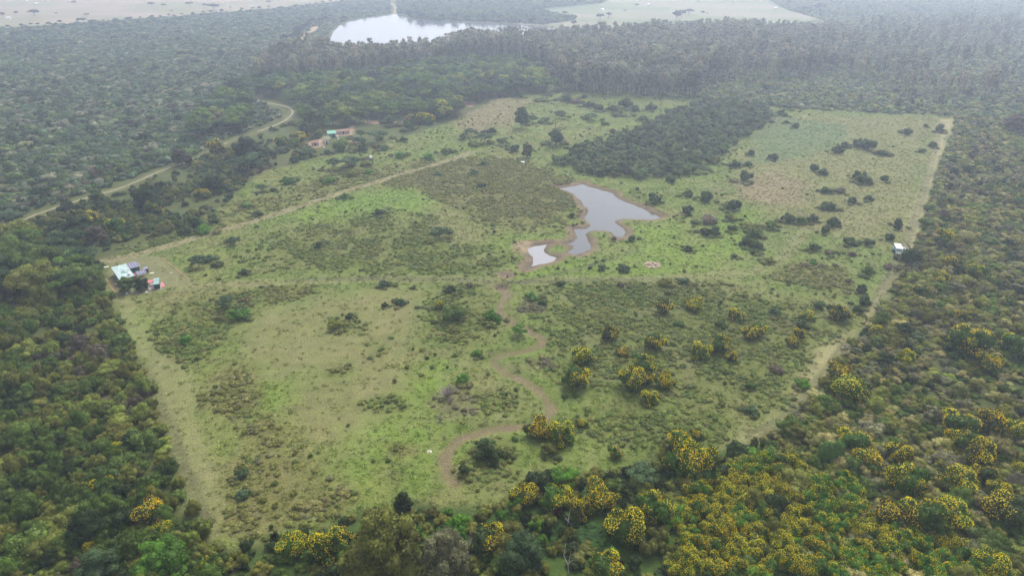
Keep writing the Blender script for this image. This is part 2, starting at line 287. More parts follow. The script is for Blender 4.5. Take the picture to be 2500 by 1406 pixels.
def plain(name, col, rough=.7, metal=0., noise=0.12, scale=3., spec=.3):
    m, nt, b = newmat(name)
    b.inputs['Roughness'].default_value = rough; b.inputs['Metallic'].default_value = metal; b.inputs['Specular IOR Level'].default_value = spec
    tc = nt.nodes.new('ShaderNodeTexCoord'); n = nt.nodes.new('ShaderNodeTexNoise'); n.inputs['Scale'].default_value = scale; n.inputs['Detail'].default_value = 4
    mr = nt.nodes.new('ShaderNodeMapRange'); mr.inputs['From Min'].default_value = .3; mr.inputs['From Max'].default_value = .7
    mr.inputs['To Min'].default_value = 1 - noise; mr.inputs['To Max'].default_value = 1 + noise
    vm = nt.nodes.new('ShaderNodeVectorMath'); vm.operation = 'SCALE'; vm.inputs[0].default_value = col
    nt.links.new(tc.outputs['Object'], n.inputs['Vector']); nt.links.new(n.outputs['Fac'], mr.inputs['Value'])
    nt.links.new(mr.outputs[0], vm.inputs['Scale']); nt.links.new(vm.outputs[0], b.inputs['Base Color'])
    return m
def leafmat(name, fixed=None, lo=.55, hi=1.45, fixed2=None):
    """leaf colour = the plant's own tint (object colour, or the tint stored on a scattered plant) times a per-leaf variation"""
    m, nt, b = newmat(name); N = nt.nodes
    at = N.new('ShaderNodeAttribute'); at.attribute_name = 'lv'
    mr = N.new('ShaderNodeMapRange'); mr.inputs['To Min'].default_value = lo; mr.inputs['To Max'].default_value = hi
    nt.links.new(at.outputs['Fac'], mr.inputs['Value'])
    vm = N.new('ShaderNodeVectorMath'); vm.operation = 'SCALE'; nt.links.new(mr.outputs[0], vm.inputs['Scale'])
    if fixed is None:
        oi = N.new('ShaderNodeObjectInfo'); ai = N.new('ShaderNodeAttribute'); ai.attribute_type = 'INSTANCER'; ai.attribute_name = 'tint'
        ad = N.new('ShaderNodeVectorMath'); ad.operation = 'ADD'
        nt.links.new(oi.outputs['Color'], ad.inputs[0]); nt.links.new(ai.outputs['Vector'], ad.inputs[1]); nt.links.new(ad.outputs[0], vm.inputs[0])
    else:
        mx = N.new('ShaderNodeMix'); mx.data_type = 'RGBA'; mx.inputs['A'].default_value = (*fixed, 1); mx.inputs['B'].default_value = (*(fixed2 or fixed), 1)
        nt.links.new(at.outputs['Fac'], mx.inputs['Factor']); nt.links.new(mx.outputs['Result'], vm.inputs[0])
    b.inputs['Roughness'].default_value = .6; b.inputs['Specular IOR Level'].default_value = .15
    nt.links.new(vm.outputs[0], b.inputs['Base Color'])
    tr = N.new('ShaderNodeBsdfTranslucent'); ms = N.new('ShaderNodeMixShader'); ms.inputs[0].default_value = .3
    nt.links.new(vm.outputs[0], tr.inputs['Color']); nt.links.new(b.outputs[0], ms.inputs[1]); nt.links.new(tr.outputs[0], ms.inputs[2])
    nt.links.new(ms.outputs[0], N['Material Output'].inputs['Surface'])
    return m
LEAF = leafmat('foliage'); FLOWER = leafmat('yellow_flower', (0.94, 0.60, 0.012), 1.0, 1.1, (0.96, 0.80, 0.03))
BARKP = plain('pale_bark', (0.40, 0.36, 0.31), .8, scale=1.2, noise=.25); BARK = plain('grey_bark', (0.17, 0.14, 0.115), .9, scale=2)

ICO = None
def ico():
    global ICO
    if ICO is None:
        import bmesh
        bm = bmesh.new(); bmesh.ops.create_icosphere(bm, subdivisions=2, radius=1)
        ICO = (np.array([v.co[:] for v in bm.verts]), np.array([[v.index for v in f.verts] for f in bm.faces])); bm.free()
    return ICO
def cloud(name, blobs, n, leaf, seed, core=.8, mat=None, up=-.55, jit=.16, shell=.9, spread=.75, blobvar=.25, keep=None):
    """a crown: many small leaf faces over lumpy blobs, with a rougher inner mass"""
    r = np.random.default_rng(seed); B = np.array(blobs, float)
    wt = (B[:, 3] * B[:, 4] + B[:, 4] * B[:, 5] + B[:, 3] * B[:, 5]); wt /= wt.sum()
    bi = r.choice(len(B), n, p=wt); d = r.normal(size=(n, 3)); d /= np.linalg.norm(d, axis=1)[:, None]
    d[:, 2] = np.where(d[:, 2] < up, -d[:, 2], d[:, 2])
    rad = shell + jit * r.normal(size=n); P = B[bi, :3] + d * B[bi, 3:6] * rad[:, None]
    if keep is not None:
        k = keep(P, r); P, d, bi = P[k], d[k], bi[k]; n = len(P)
    nn = d + r.normal(size=(n, 3)) * spread; nn /= np.linalg.norm(nn, axis=1)[:, None]
    a = np.cross(nn, r.normal(size=(n, 3))); a /= np.linalg.norm(a, axis=1)[:, None]; b = np.cross(nn, a)
    s = leaf * (.55 + .9 * r.random(n))[:, None]
    V = np.stack([P - a * s, P - b * s * .6, P + a * s, P + b * s * .6], 1).reshape(-1, 3)
    Q = np.arange(4 * n).reshape(-1, 4)
    bv = r.random(len(B)); lv = np.clip(.5 + (bv[bi] - .5) * blobvar * 2 + r.normal(size=n) * .2, 0, 1)
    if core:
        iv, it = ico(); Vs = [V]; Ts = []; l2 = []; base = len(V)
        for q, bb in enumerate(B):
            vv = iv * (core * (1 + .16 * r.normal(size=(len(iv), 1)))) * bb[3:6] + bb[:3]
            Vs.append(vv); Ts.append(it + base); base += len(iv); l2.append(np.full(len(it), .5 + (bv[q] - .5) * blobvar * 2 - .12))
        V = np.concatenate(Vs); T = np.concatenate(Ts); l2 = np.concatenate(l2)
        T4 = np.concatenate([T, T[:, :1]], 1)   # triangles as polygons of three: built below
        me = bpy.data.meshes.new(name); me.vertices.add(len(V)); me.vertices.foreach_set('co', V.astype(np.float32).ravel())
        loops = np.concatenate([Q.ravel(), T.ravel()]).astype(np.int32); me.loops.add(len(loops)); me.loops.foreach_set('vertex_index', loops)
        st = np.concatenate([np.arange(n) * 4, 4 * n + np.arange(len(T)) * 3]).astype(np.int32)
        me.polygons.add(len(st)); me.polygons.foreach_set('loop_start', st); me.polygons.foreach_set('use_smooth', np.concatenate([np.zeros(n, bool), np.ones(len(T), bool)]))
        me.materials.append(mat or LEAF); at = me.attributes.new('lv', 'FLOAT', 'FACE')
        at.data.foreach_set('value', np.concatenate([lv, np.clip(l2, 0, 1)]).astype(np.float32)); me.update(); return me
    return mesh_np(name, V, Q, [mat or LEAF], False, None, lv)
def tube(pts, rad, seg=6):
    pts = np.array(pts, float); V = []; Q = []
    for i, p in enumerate(pts):
        t = pts[min(i + 1, len(pts) - 1)] - pts[max(i - 1, 0)]; t /= np.linalg.norm(t) + 1e-9
        a = np.cross(t, (0.3, .9, .1)); a /= np.linalg.norm(a); b = np.cross(t, a)
        for k in range(seg):
            an = 6.2832 * k / seg; V.append(p + (a * math.cos(an) + b * math.sin(an)) * rad[i])
    for i in range(len(pts) - 1):
        for k in range(seg): Q.append([i * seg + k, i * seg + (k + 1) % seg, (i + 1) * seg + (k + 1) % seg, (i + 1) * seg + k])
    return np.array(V), np.array(Q)
def tubes(name, lst, mat, seg=6):
    Vs, Qs, b = [], [], 0
    for pts, rad in lst:
        V, Q = tube(pts, rad, seg); Vs.append(V); Qs.append(Q + b); b += len(V)
    V, Q = np.concatenate(Vs), np.concatenate(Qs)
    return mesh_np(name, V, Q, [mat], True, None, np.full(len(Q), .5))
def joinmesh(name, a, b):
    """one mesh out of a crown and a trunk, for plants in the uncountable mass"""
    oa = bpy.data.objects.new('t', a.copy()); ob = bpy.data.objects.new('t', b)
    import bmesh
    bm = bmesh.new(); bm.from_mesh(oa.data); na = len(bm.faces); bm.from_mesh(b); bm.faces.ensure_lookup_table()
    for f in bm.faces[na:]: f.material_index = 1
    me = bpy.data.meshes.new(name); bm.to_mesh(me); bm.free(); me.materials.append(a.materials[0]); me.materials.append(b.materials[0]); return me

# plant shapes ------------------------------------------------------
def bush_blobs(seed, n=9, sq=1.0):
    r = random.Random(seed); B = [(r.uniform(-.15, .15), r.uniform(-.15, .15), .36, r.uniform(.5, .7), r.uniform(.5, .7), .4)]
    for i in range(n):
        a = r.uniform(0, 6.28); d = r.uniform(.25, .82); s = r.uniform(.2, .42)
        B.append((d * math.cos(a), d * math.sin(a), r.uniform(.25, .85) * (1.05 - d * .45) * sq, s, s * r.uniform(.8, 1.2), s * .72))
    return B
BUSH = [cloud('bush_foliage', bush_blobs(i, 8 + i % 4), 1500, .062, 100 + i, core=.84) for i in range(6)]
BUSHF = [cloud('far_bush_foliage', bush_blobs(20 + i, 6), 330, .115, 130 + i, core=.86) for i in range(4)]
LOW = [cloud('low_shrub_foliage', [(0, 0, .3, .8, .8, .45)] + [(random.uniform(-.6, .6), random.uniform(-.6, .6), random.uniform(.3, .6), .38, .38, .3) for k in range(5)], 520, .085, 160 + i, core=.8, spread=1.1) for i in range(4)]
TWIG = []
for i in range(3):
    r = random.Random(300 + i); T = []
    for k in range(46):
        a = r.uniform(0, 6.28); e = r.uniform(.2, 1.0); p0 = (0, 0, .05); p1 = (math.cos(a) * e * .45, math.sin(a) * e * .45, .45 * r.uniform(.7, 1.2)); p2 = (math.cos(a + r.uniform(-.5, .5)) * e * .95, math.sin(a) * e * .95, .95 * r.uniform(.6, 1.05) * (1.25 - e * .5))
        T.append(((p0, p1, p2), (.03, .018, .006)))
    TWIG.append(tubes('dead_twigs', T, plain('dead_wood', (0.30, 0.255, 0.235), .9), 3))
def crown_blobs(seed, w, z0, z1, n, s0, s1, flat=.6):
    r = random.Random(seed); B = []
    for i in range(n):
        a = r.uniform(0, 6.28); d = w * math.sqrt(r.random()); f = d / w; s = r.uniform(s0, s1)
        z = z0 + (z1 - z0) * (r.uniform(.35, 1) * (1 - .55 * f * f)); B.append((d * math.cos(a), d * math.sin(a), z, s, s, s * flat))
    return B
def limbs(seed, B, h0, r0, z0=0):
    r = random.Random(seed); T = [(((0, 0, z0), (r.uniform(-.1, .1), r.uniform(-.1, .1), h0 * .5), (r.uniform(-.2, .2), r.uniform(-.2, .2), h0)), (r0, r0 * .8, r0 * .65))]
    for b in B[::2]:
        s = T[0][0][2]; m = ((s[0] + b[0]) * .5, (s[1] + b[1]) * .5, s[2] + (b[2] - s[2]) * .62)
        T.append(((s, m, (b[0], b[1], b[2] - b[5] * .2)), (r0 * .5, r0 * .33, r0 * .12)))
    return T
TREE = []      # broad woodland trees, about 10 m across, 8 m high
for i in range(5):
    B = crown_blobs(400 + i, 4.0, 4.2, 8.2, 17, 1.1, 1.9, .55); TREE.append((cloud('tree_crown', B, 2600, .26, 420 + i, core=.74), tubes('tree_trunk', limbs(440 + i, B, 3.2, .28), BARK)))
ROUND = []     # rounded full crowns for the big trees, 10 m across, 9 m high
for i in range(5):
    r = random.Random(450 + i); B = [(0, 0, 3.9, 3.2, 3.2, 3.3)]
    for k in range(26):
        a = r.uniform(0, 6.28); e = r.uniform(-.75, 1.4); q = 3.5 * r.uniform(.85, 1.1); B.append((q * math.cos(a) * math.cos(e), q * math.sin(a) * math.cos(e), 4.2 + q * math.sin(e) * 1.05, r.uniform(.9, 1.7), r.uniform(.9, 1.7), r.uniform(.7, 1.2)))
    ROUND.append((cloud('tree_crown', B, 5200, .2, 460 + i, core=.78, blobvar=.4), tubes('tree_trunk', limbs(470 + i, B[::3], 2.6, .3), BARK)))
EUC = []       # tall slim trees with pale stems, 26 m
for i in range(5):
    r = random.Random(500 + i); B = []; T = [(((0, 0, 0), (r.uniform(-.3, .3), r.uniform(-.3, .3), 8), (r.uniform(-.6, .6), r.uniform(-.6, .6), 16), (r.uniform(-.8, .8), r.uniform(-.8, .8), 24)), (.27, .21, .15, .06))]
    for k in range(22):
        z = r.uniform(9, 24); f = .55 + .6 * (z - 9) / 15; a = r.uniform(0, 6.28); d = r.uniform(.2, 2.7) * f; s = r.uniform(1.0, 1.9); z -= .25 * d
        B.append((d * math.cos(a), d * math.sin(a), z, s, s, s * .95))
        if k % 3 == 0: T.append((((0, 0, z * .62), (d * .5 * math.cos(a), d * .5 * math.sin(a), z * .85), (d * math.cos(a), d * math.sin(a), z)), (.14, .1, .03)))
    EUC.append((cloud('eucalyptus_crown', B, 2600, .27, 520 + i, core=.62, up=-.9, jit=.25, spread=1.2), tubes('eucalyptus_trunk', T, BARKP, 5)))
ORCHT = []
for i in range(4):
    r = random.Random(600 + i); B = [(0, 0, 2.4, 2.0, 2.0, 1.9)] + [(r.uniform(-1.6, 1.6), r.uniform(-1.6, 1.6), r.uniform(2, 4.2), r.uniform(.8, 1.2), r.uniform(.8, 1.2), .8) for k in range(11)]
    ORCHT.append(cloud('orchard_crown', B, 1300, .2, 620 + i, core=.8))
YB = []        # flowering shrub: foliage and flower clusters
for i in range(5):
    B = bush_blobs(700 + i, 10, 1.0); th = i * 1.3
    f = cloud('flowering_foliage', B, 1500, .066, 720 + i, core=.82)
    dens = (1.0, .75, .5, .3, .9)[i]
    def kp(P, r, th=th, dens=dens):
        c = fbm(P[:, 0] * 10 + th * 50, P[:, 1] * 10 + P[:, 2] * 7, 5, 7, 2)
        return (P[:, 2] > .12) & (r.random(len(P)) < np.clip((c - .60 + dens * .33) * 4, 0, 1))
    fl = cloud('yellow_flowers', B, 2500, .026, 740 + i, core=0, mat=FLOWER, up=-.1, jit=.05, shell=1.04, spread=1.3, keep=kp, blobvar=.6)
    YB.append((f, fl))
TUFT = []
for i in range(4):
    r = np.random.default_rng(800 + i); n = 34; p = r.normal(size=(n, 3)) * (.42, .42, 0); a = r.uniform(0, 6.28, n); h = r.uniform(.35, 1, n); wd = .16
    dx, dy = np.cos(a) * wd, np.sin(a) * wd; ln = r.normal(size=(n, 2)) * .38
    V = np.stack([p + np.stack([-dx, -dy, 0 * a], 1), p + np.stack([dx, dy, 0 * a], 1), p + np.stack([dx * .6 + ln[:, 0], dy * .6 + ln[:, 1], h], 1), p + np.stack([-dx * .6 + ln[:, 0], -dy * .6 + ln[:, 1], h], 1)], 1).reshape(-1, 3)
    TUFT.append(mesh_np('grass_tuft', V, np.arange(4 * n).reshape(-1, 4), [LEAF], False, None, r.random(n)))

# scatter machinery ---------------------------------------------------
def jitter(P, s, seed, dens=None, j=.9):
    """scattered points inside an outline, about one per s x s metres"""
    r = np.random.default_rng(seed); x0, y0 = P.min(0); x1, y1 = P.max(0)
    gx, gy = np.meshgrid(np.arange(x0, x1, s), np.arange(y0, y1, s)); gx = gx + (np.arange(gx.shape[0]) % 2)[:, None] * s * .5
    x = gx.ravel() + (r.random(gx.size) - .5) * s * j; y = gy.ravel() + (r.random(gx.size) - .5) * s * j
    k = sdf(P, x, y) < 0; x, y = x[k], y[k]
    if dens is not None: k = r.random(len(x)) < dens(x, y); x, y = x[k], y[k]
    return x, y
def clear_of_ways(x, y, m=0.):
    k = (linedist(ROAD, x, y) > 3.5 + m) & (linedist(TRACK, x, y) > 3 + m) & (sdf_box(POND, x, y, 9) > 3 + m) & (sdf_box(POND2, x, y, 9) > 3.5 + m) & (linedist(STREAM, x, y) > 2.6 + m) & \
        (linedist(TRACK2, x, y) > 3 + m) & (sdf_box(YARD, x, y, 9) > 1 + m) & (sdf_box(LAKE, x, y, 9) > 4) & (sdf_box(STRIPL, x, y, 9) > m) & (sdf_box(STRIPR, x, y, 9) > m + .8) & (sdf_box(STRIPR2, x, y, 9) > m - .5)
    for P in SOIL[:3]: k &= sdf_box(P, x, y, 9) > 1
    for L, ww in BARE: k &= linedist(L, x, y) > ww + m
    return k
def in_view(x, y, zt=3., m=480):
    d = y * cp + CAMZ * sp_; u = 1250 + F * x / d; v = 703 - F * (y * sp_ * 1.0 - (CAMZ) * cp) / d
    v = 703 + F * ((CAMZ - zt) * cp - y * sp_) / d
    return (u > -m) & (u < 2500 + m) & (v < 1406 + m) & (d > 0)
STUFF_TREES = {}
def stuff(name, label, cat, pts, scl, rot, tint, idx, meshes, z=None):
    x, y = pts; n = len(x)
    if z is None: z = height(x, y)
    me = bpy.data.meshes.new(name); me.vertices.add(n); me.vertices.foreach_set('co', np.stack([x, y, z], 1).astype(np.float32).ravel())
    for nm, ty, key, dat in (('scl', 'FLOAT_VECTOR', 'vector', scl), ('rot', 'FLOAT_VECTOR', 'vector', np.stack([0 * x, 0 * x, rot], 1)), ('tint', 'FLOAT_VECTOR', 'vector', tint), ('idx', 'INT', 'value', idx)):
        a = me.attributes.new(nm, ty, 'POINT'); a.data.foreach_set(key, np.asarray(dat, np.int32 if ty == 'INT' else np.float32).ravel())
    me.update(); o = bpy.data.objects.new(name, me); C.objects.link(o); o.color = (0, 0, 0, 1)
    ng = bpy.data.node_groups.new(name + '_scatter', 'GeometryNodeTree')
    ng.interface.new_socket('Geometry', in_out='INPUT', socket_type='NodeSocketGeometry'); ng.interface.new_socket('Geometry', in_out='OUTPUT', socket_type='NodeSocketGeometry')
    N, L = ng.nodes, ng.links; gi = N.new('NodeGroupInput'); go = N.new('NodeGroupOutput'); ip = N.new('GeometryNodeInstanceOnPoints'); jg = N.new('GeometryNodeJoinGeometry')
    for m in reversed(meshes):
        src = bpy.data.objects.new(m.name, m); oi = N.new('GeometryNodeObjectInfo'); oi.inputs['Object'].default_value = src; oi.inputs['As Instance'].default_value = True; L.new(oi.outputs['Geometry'], jg.inputs[0])
    def na(t, nm):
        q = N.new('GeometryNodeInputNamedAttribute'); q.data_type = t; q.inputs['Name'].default_value = nm; return q.outputs['Attribute']
    L.new(gi.outputs[0], ip.inputs['Points']); L.new(jg.outputs[0], ip.inputs['Instance']); ip.inputs['Pick Instance'].default_value = True
    L.new(na('INT', 'idx'), ip.inputs['Instance Index']); L.new(na('FLOAT_VECTOR', 'scl'), ip.inputs['Scale'])
    L.new(na('FLOAT_VECTOR', 'rot'), ip.inputs['Rotation']); L.new(ip.outputs[0], go.inputs[0])
    md = o.modifiers.new('scatter', 'NODES'); md.node_group = ng
    return tag(o, label, cat, None, 'stuff')
def pick_palette(names, weights, x, y, seed, var=.22):
    """plant colours, clustered by noise so like stands by like"""
    r = np.random.default_rng(seed); n = len(x); q = np.clip(fbm(x, y, 16, seed, 3) * 1.9 - .45, 0, .999) * .55 + r.random(n) * .45
    cw = np.cumsum(weights) / np.sum(weights); i = np.searchsorted(cw, q); i = np.clip(i, 0, len(names) - 1)
    c = np.array([PAL[k] for k in names])[i] * (1 + (r.random((n, 1)) - .5) * 2 * var) * (1 + (r.random((n, 3)) - .5) * .12)
    return c, i
def single(name, mesh, x, y, scl, rot, tint, label, cat, group=None, z=None):
    o = bpy.data.objects.new(name, mesh); C.objects.link(o); o.location = (x, y, Z1(x, y) - .05 if z is None else z); o.scale = scl; o.rotation_euler = (0, 0, rot); o.color = (*tint, 1)
    return tag(o, label, cat, group)
def Z1(x, y): return float(height(np.array([float(x)]), np.array([float(y)]))[0])
def pair(name, parts, x, y, scl, rot, tint, label, cat, group=None, z=None):
    root = bpy.data.objects.new(name, None); C.objects.link(root); root.location = (x, y, Z1(x, y) - .05 if z is None else z); root.scale = scl; root.rotation_euler = (0, 0, rot); root.empty_display_size = .5
    for nm, me in parts:
        o = bpy.data.objects.new(nm, me); C.objects.link(o); o.parent = root; o.color = (*tint, 1)
    return tag(root, label, cat, group)

# ------------------------------------------------------------------ the ground, one sheet
def axis(lo, hi, d0, g, keep):
    a = [0.0]
    while a[-1] < hi: a.append(a[-1] + max(d0, (a[-1] - keep) * g if a[-1] > keep else d0))
    return np.array(a)
xr = axis(0, 5000, 1.25, .03, 230); xs = np.concatenate([-xr[::-1], xr[1:]])
ys = [20.0]
while ys[-1] < 6000: ys.append(ys[-1] + max(.9, .0042 * ys[-1]))
ys = np.concatenate([np.arange(-300, 20, 20.), ys])
GX, GY = np.meshgrid(xs, ys); gx, gy = GX.ravel(), GY.ravel()
gz = height(gx, gy); gc = ground_color(gx, gy)
nx, ny = len(xs), len(ys); ii = (np.arange(ny - 1)[:, None] * nx + np.arange(nx - 1)[None, :]).ravel()
gm, gnt, gb = newmat('ground'); N = gnt.nodes
at = N.new('ShaderNodeAttribute'); at.attribute_name = 'gcol'; tc = N.new('ShaderNodeTexCoord')
n1 = N.new('ShaderNodeTexNoise'); n1.inputs['Scale'].default_value = 1.6; n1.inputs['Detail'].default_value = 5; n1.inputs['Roughness'].default_value = .7
n2 = N.new('ShaderNodeTexNoise'); n2.inputs['Scale'].default_value = .3; n2.inputs['Detail'].default_value = 4
mr = N.new('ShaderNodeMapRange'); mr.inputs['From Min'].default_value = .3; mr.inputs['From Max'].default_value = .7; mr.inputs['To Min'].default_value = .72; mr.inputs['To Max'].default_value = 1.28
m2 = N.new('ShaderNodeMapRange'); m2.inputs['From Min'].default_value = .3; m2.inputs['From Max'].default_value = .7; m2.inputs['To Min'].default_value = .85; m2.inputs['To Max'].default_value = 1.15
mu = N.new('ShaderNodeMath'); mu.operation = 'MULTIPLY'; vm = N.new('ShaderNodeVectorMath'); vm.operation = 'SCALE'; bp = N.new('ShaderNodeBump'); bp.inputs['Distance'].default_value = .5; bp.inputs['Strength'].default_value = .8
for a, b in ((tc.outputs['Object'], n1.inputs['Vector']), (tc.outputs['Object'], n2.inputs['Vector']), (n1.outputs['Fac'], mr.inputs['Value']), (n2.outputs['Fac'], m2.inputs['Value']), (mr.outputs[0], mu.inputs[0]), (m2.outputs[0], mu.inputs[1]),
             (mu.outputs[0], vm.inputs['Scale']), (at.outputs['Color'], vm.inputs[0]), (vm.outputs[0], gb.inputs['Base Color']), (n1.outputs['Fac'], bp.inputs['Height']), (bp.outputs[0], gb.inputs['Normal'])): gnt.links.new(a, b)
gb.inputs['Roughness'].default_value = .9; gb.inputs['Specular IOR Level'].default_value = .1
gme = mesh_np('ground', np.stack([gx, gy, gz], 1), np.stack([ii, ii + 1, ii + nx + 1, ii + nx], 1), [gm], True)
ca = gme.color_attributes.new('gcol', 'FLOAT_COLOR', 'POINT'); ca.data.foreach_set('color', np.concatenate([gc, np.ones((len(gc), 1))], 1).astype(np.float32).ravel())
go_ = bpy.data.objects.new('ground', gme); C.objects.link(go_); tag(go_, kind='structure')

# water ------------------------------------------------------------
def water(name, P, z, col, grow, rough=.06, label=None):
    x0, y0 = P.min(0) - grow; x1, y1 = P.max(0) + grow
    m, nt, b = newmat(name + '_surface'); b.inputs['Base Color'].default_value = (*col, 1); b.inputs['Roughness'].default_value = rough; b.inputs['IOR'].default_value = 1.33; b.inputs['Specular IOR Level'].default_value = .38 if name == 'lake' else .5
    n = nt.nodes.new('ShaderNodeTexNoise'); n.inputs['Scale'].default_value = .6; n.inputs['Detail'].default_value = 3; tc = nt.nodes.new('ShaderNodeTexCoord'); bp = nt.nodes.new('ShaderNodeBump'); bp.inputs['Strength'].default_value = .04; bp.inputs['Distance'].default_value = .1
    nt.links.new(tc.outputs['Object'], n.inputs['Vector']); nt.links.new(n.outputs['Fac'], bp.inputs['Height']); nt.links.new(bp.outputs[0], b.inputs['Normal'])
    me = mesh_np(name, [(x0, y0, z), (x1, y0, z), (x1, y1, z), (x0, y1, z)], [[0, 1, 2, 3]], [m]); o = bpy.data.objects.new(name, me); C.objects.link(o)
    return tag(o, label, kind='structure')
water('pond_water', POND, -.42, (0.045, 0.05, 0.058), 1.0); water('pond_water', POND2, -.42, (0.20, 0.20, 0.215), .6); water('waterhole', HOLE, -.5, (0.42, 0.38, 0.38), .3)
water('lake', LAKE, -.45, (0.08, 0.085, 0.10), 3, .12)

# dirt road ----------------------------------------------------------
def ribbon(name, L, wd, mat, lift=.05, seed=1, label=None):
    t = np.gradient(L, axis=0); t /= np.linalg.norm(t, axis=1)[:, None]; nrm = np.stack([-t[:, 1], t[:, 0]], 1); n = len(L); V = []
    k = np.arange(n); wl = wd * (.85 + .35 * vn(k / 3., k * 0. + 5, seed)); wr = wd * (.85 + .35 * vn(k / 3., k * 0. + 9, seed))
    for f in (-1, -.4, .4, 1):
        p = L + nrm * (f * (wl if f < 0 else wr))[:, None]; V.append(np.concatenate([p, (height(p[:, 0], p[:, 1]) + lift)[:, None]], 1))
    V = np.stack(V, 1).reshape(-1, 3); Q = [[i * 4 + j, (i + 1) * 4 + j, (i + 1) * 4 + j + 1, i * 4 + j + 1] for i in range(n - 1) for j in range(3)]
    o = bpy.data.objects.new(name, mesh_np(name, V, Q, [mat], True)); C.objects.link(o); return tag(o, label, kind='structure')
RD = plain('road_dirt', (0.30, 0.25, 0.185), .95, noise=.35, scale=.5)
i0 = int(np.argmin(np.hypot(*(ROAD - np.array(G(560, 346))).T))); i1 = int(np.argmin(np.hypot(*(ROAD - np.array(G(628, 321))).T)))
ribbon('dirt_road', ROAD[:i0], .45, RD); ribbon('dirt_road', ROAD[i1:], .65, RD)

# ------------------------------------------------------------------ vegetation: the uncountable mass and the plants one can tell apart
CN = dict(dark='dark green', green='mid green', olive='olive green', lime='yellow green', brown='brownish', grey='grey green', blue='blue green', purple='purplish brown', khaki='khaki', vivid='bright green')
THICK = poly((1650, 1215), (1700, 1170), (1770, 1150), (1850, 1125), (1920, 1118), (1965, 1150), (2075, 1180), (2105, 1240), (2200, 1310), (2270, 1330), (2380, 1345), (2470, 1430), (1640, 1430), (1645, 1330))
BIG = 300
bush_near = []      # (depth-size, args) of scrub bushes, so the largest ones become things of their own
def bushes(P, s, seed, names, wts, wlo, whi, hlo, hhi, where, dens=None, far=False, var=.38):
    x, y = jitter(P, s, seed, dens); k = clear_of_ways(x, y) & in_view(x, y); x, y = x[k], y[k]
    r = np.random.default_rng(seed + 1); n = len(x); c, ci = pick_palette(names, wts, x, y, seed + 2, var)
    big = fbm(x, y, 30, seed + 5, 2); wd = (wlo + (whi - wlo) * r.random(n)) * (.8 + .4 * big); hh = (hlo + (hhi - hlo) * r.random(n)) * (.75 + .5 * big); bb = np.where(r.random(n) < .1, r.uniform(1.3, 1.9, n), 1); wd = wd * bb; hh = hh * bb * r.uniform(.8, 1.15, n)
    return dict(x=x, y=y, scl=np.stack([wd / 2 * (.85 + .3 * r.random(n)), wd / 2, hh], 1), rot=r.random(n) * 6.28, tint=c, ci=ci, names=names, where=where, seed=seed, key=wd / np.hypot(y, CAMZ))
NR_ = lambda x, y: np.clip(1.25 - fbm(x, y, 22, 90, 3) * .9, 0, 1)
bs = [
    bushes(LBOT, 2.7, 11, ['dark', 'green', 'olive', 'lime', 'purple', 'grey'], [3, 4, 3, 2, 1.3, 1.2], 3.0, 5.6, 1.8, 4.2, 'left of the mown strip', NR_),
    bushes(BOT, 2.7, 12, ['green', 'dark', 'olive', 'vivid', 'grey'], [4, 2, 3, 2, 1.5], 2.4, 4.6, 1.3, 3.0, 'along the bottom edge', NR_),
    bushes(RIGHT, 2.3, 13, ['olive', 'green', 'khaki', 'olive', 'grey', 'dark', 'brown', 'lime'], [3, 2.6, 1.6, 3, 2, 1.4, 1.6, 1.3], 2.3, 4.6, 1.1, 2.7, 'right of the estate', NR_)]
MIDB = bushes(MID, 3.2, 14, ['green', 'blue', 'olive', 'dark', 'brown', 'lime'], [3, 2, 3, 2, 1, 1], 2.4, 5.2, 1.1, 3.2, 'between the dirt road and the grass track', lambda x, y: np.clip((fbm(x, y, 20, 91, 3) - .36) * 6, .12, 1) * (linedist(ROAD, x, y) > 1 + 9 * fbm(x, y, 30, 7, 2)))
def cat_d(L, k): return np.concatenate([b[k] for b in L])
allb = {k: cat_d(bs, k) for k in ('x', 'y', 'scl', 'rot', 'tint', 'key')}
allb['tint'] = allb['tint'] * np.where(allb['x'] > 40, 1.45, 1.2)[:, None]
who = np.concatenate([np.full(len(b['x']), i) for i, b in enumerate(bs)]); cis = np.concatenate([b['ci'] for b in bs])
infr = in_view(allb['x'], allb['y'], 2, -12)
order = np.argsort(-allb['key'] * infr); top = order[:BIG]; rest = order[BIG:]
for j, i in enumerate(top):
    b = bs[who[i]]; cn = CN[b['names'][cis[i]]]
    single('scrub_bush', BUSH[int(i) % 6], allb['x'][i], allb['y'][i], allb['scl'][i], allb['rot'][i], allb['tint'][i],
           f'{cn} bush in the dense scrub {b["where"]}, near the camera', 'bush', f'{cn} scrub bushes {b["where"]}')
r = np.random.default_rng(5)
near = allb['y'][rest] < 330
for nm, kk, ms in (('scrub', near, BUSH), ('scrub', ~near, BUSHF)):
    q = rest[kk]; stuff(nm, 'dense mixed green scrub around the clearing', 'scrub', (allb['x'][q], allb['y'][q]), allb['scl'][q], allb['rot'][q], allb['tint'][q], r.integers(0, len(ms), len(q)), ms)
b = MIDB; stuff('scrub', 'patchy scrub between the dirt road and the grass track', 'scrub', (b['x'], b['y']), b['scl'], b['rot'], b['tint'], r.integers(0, 6, len(b['x'])), BUSH)
def mass(P, s, seed, names, wts, wlo, whi, hlo, hhi, label, dens=None, var=.3):
    b = bushes(P, s, seed, names, wts, wlo, whi, hlo, hhi, '', dens, True, var); b['tint'] = (b['tint'] * .75 + b['tint'].mean(1)[:, None] * (.25, .26, .24)) * 1.75; stuff('forest_scrub', label, 'scrub', (b['x'], b['y']), b['scl'], b['rot'], b['tint'], r.integers(0, 4, len(b['x'])), BUSHF)
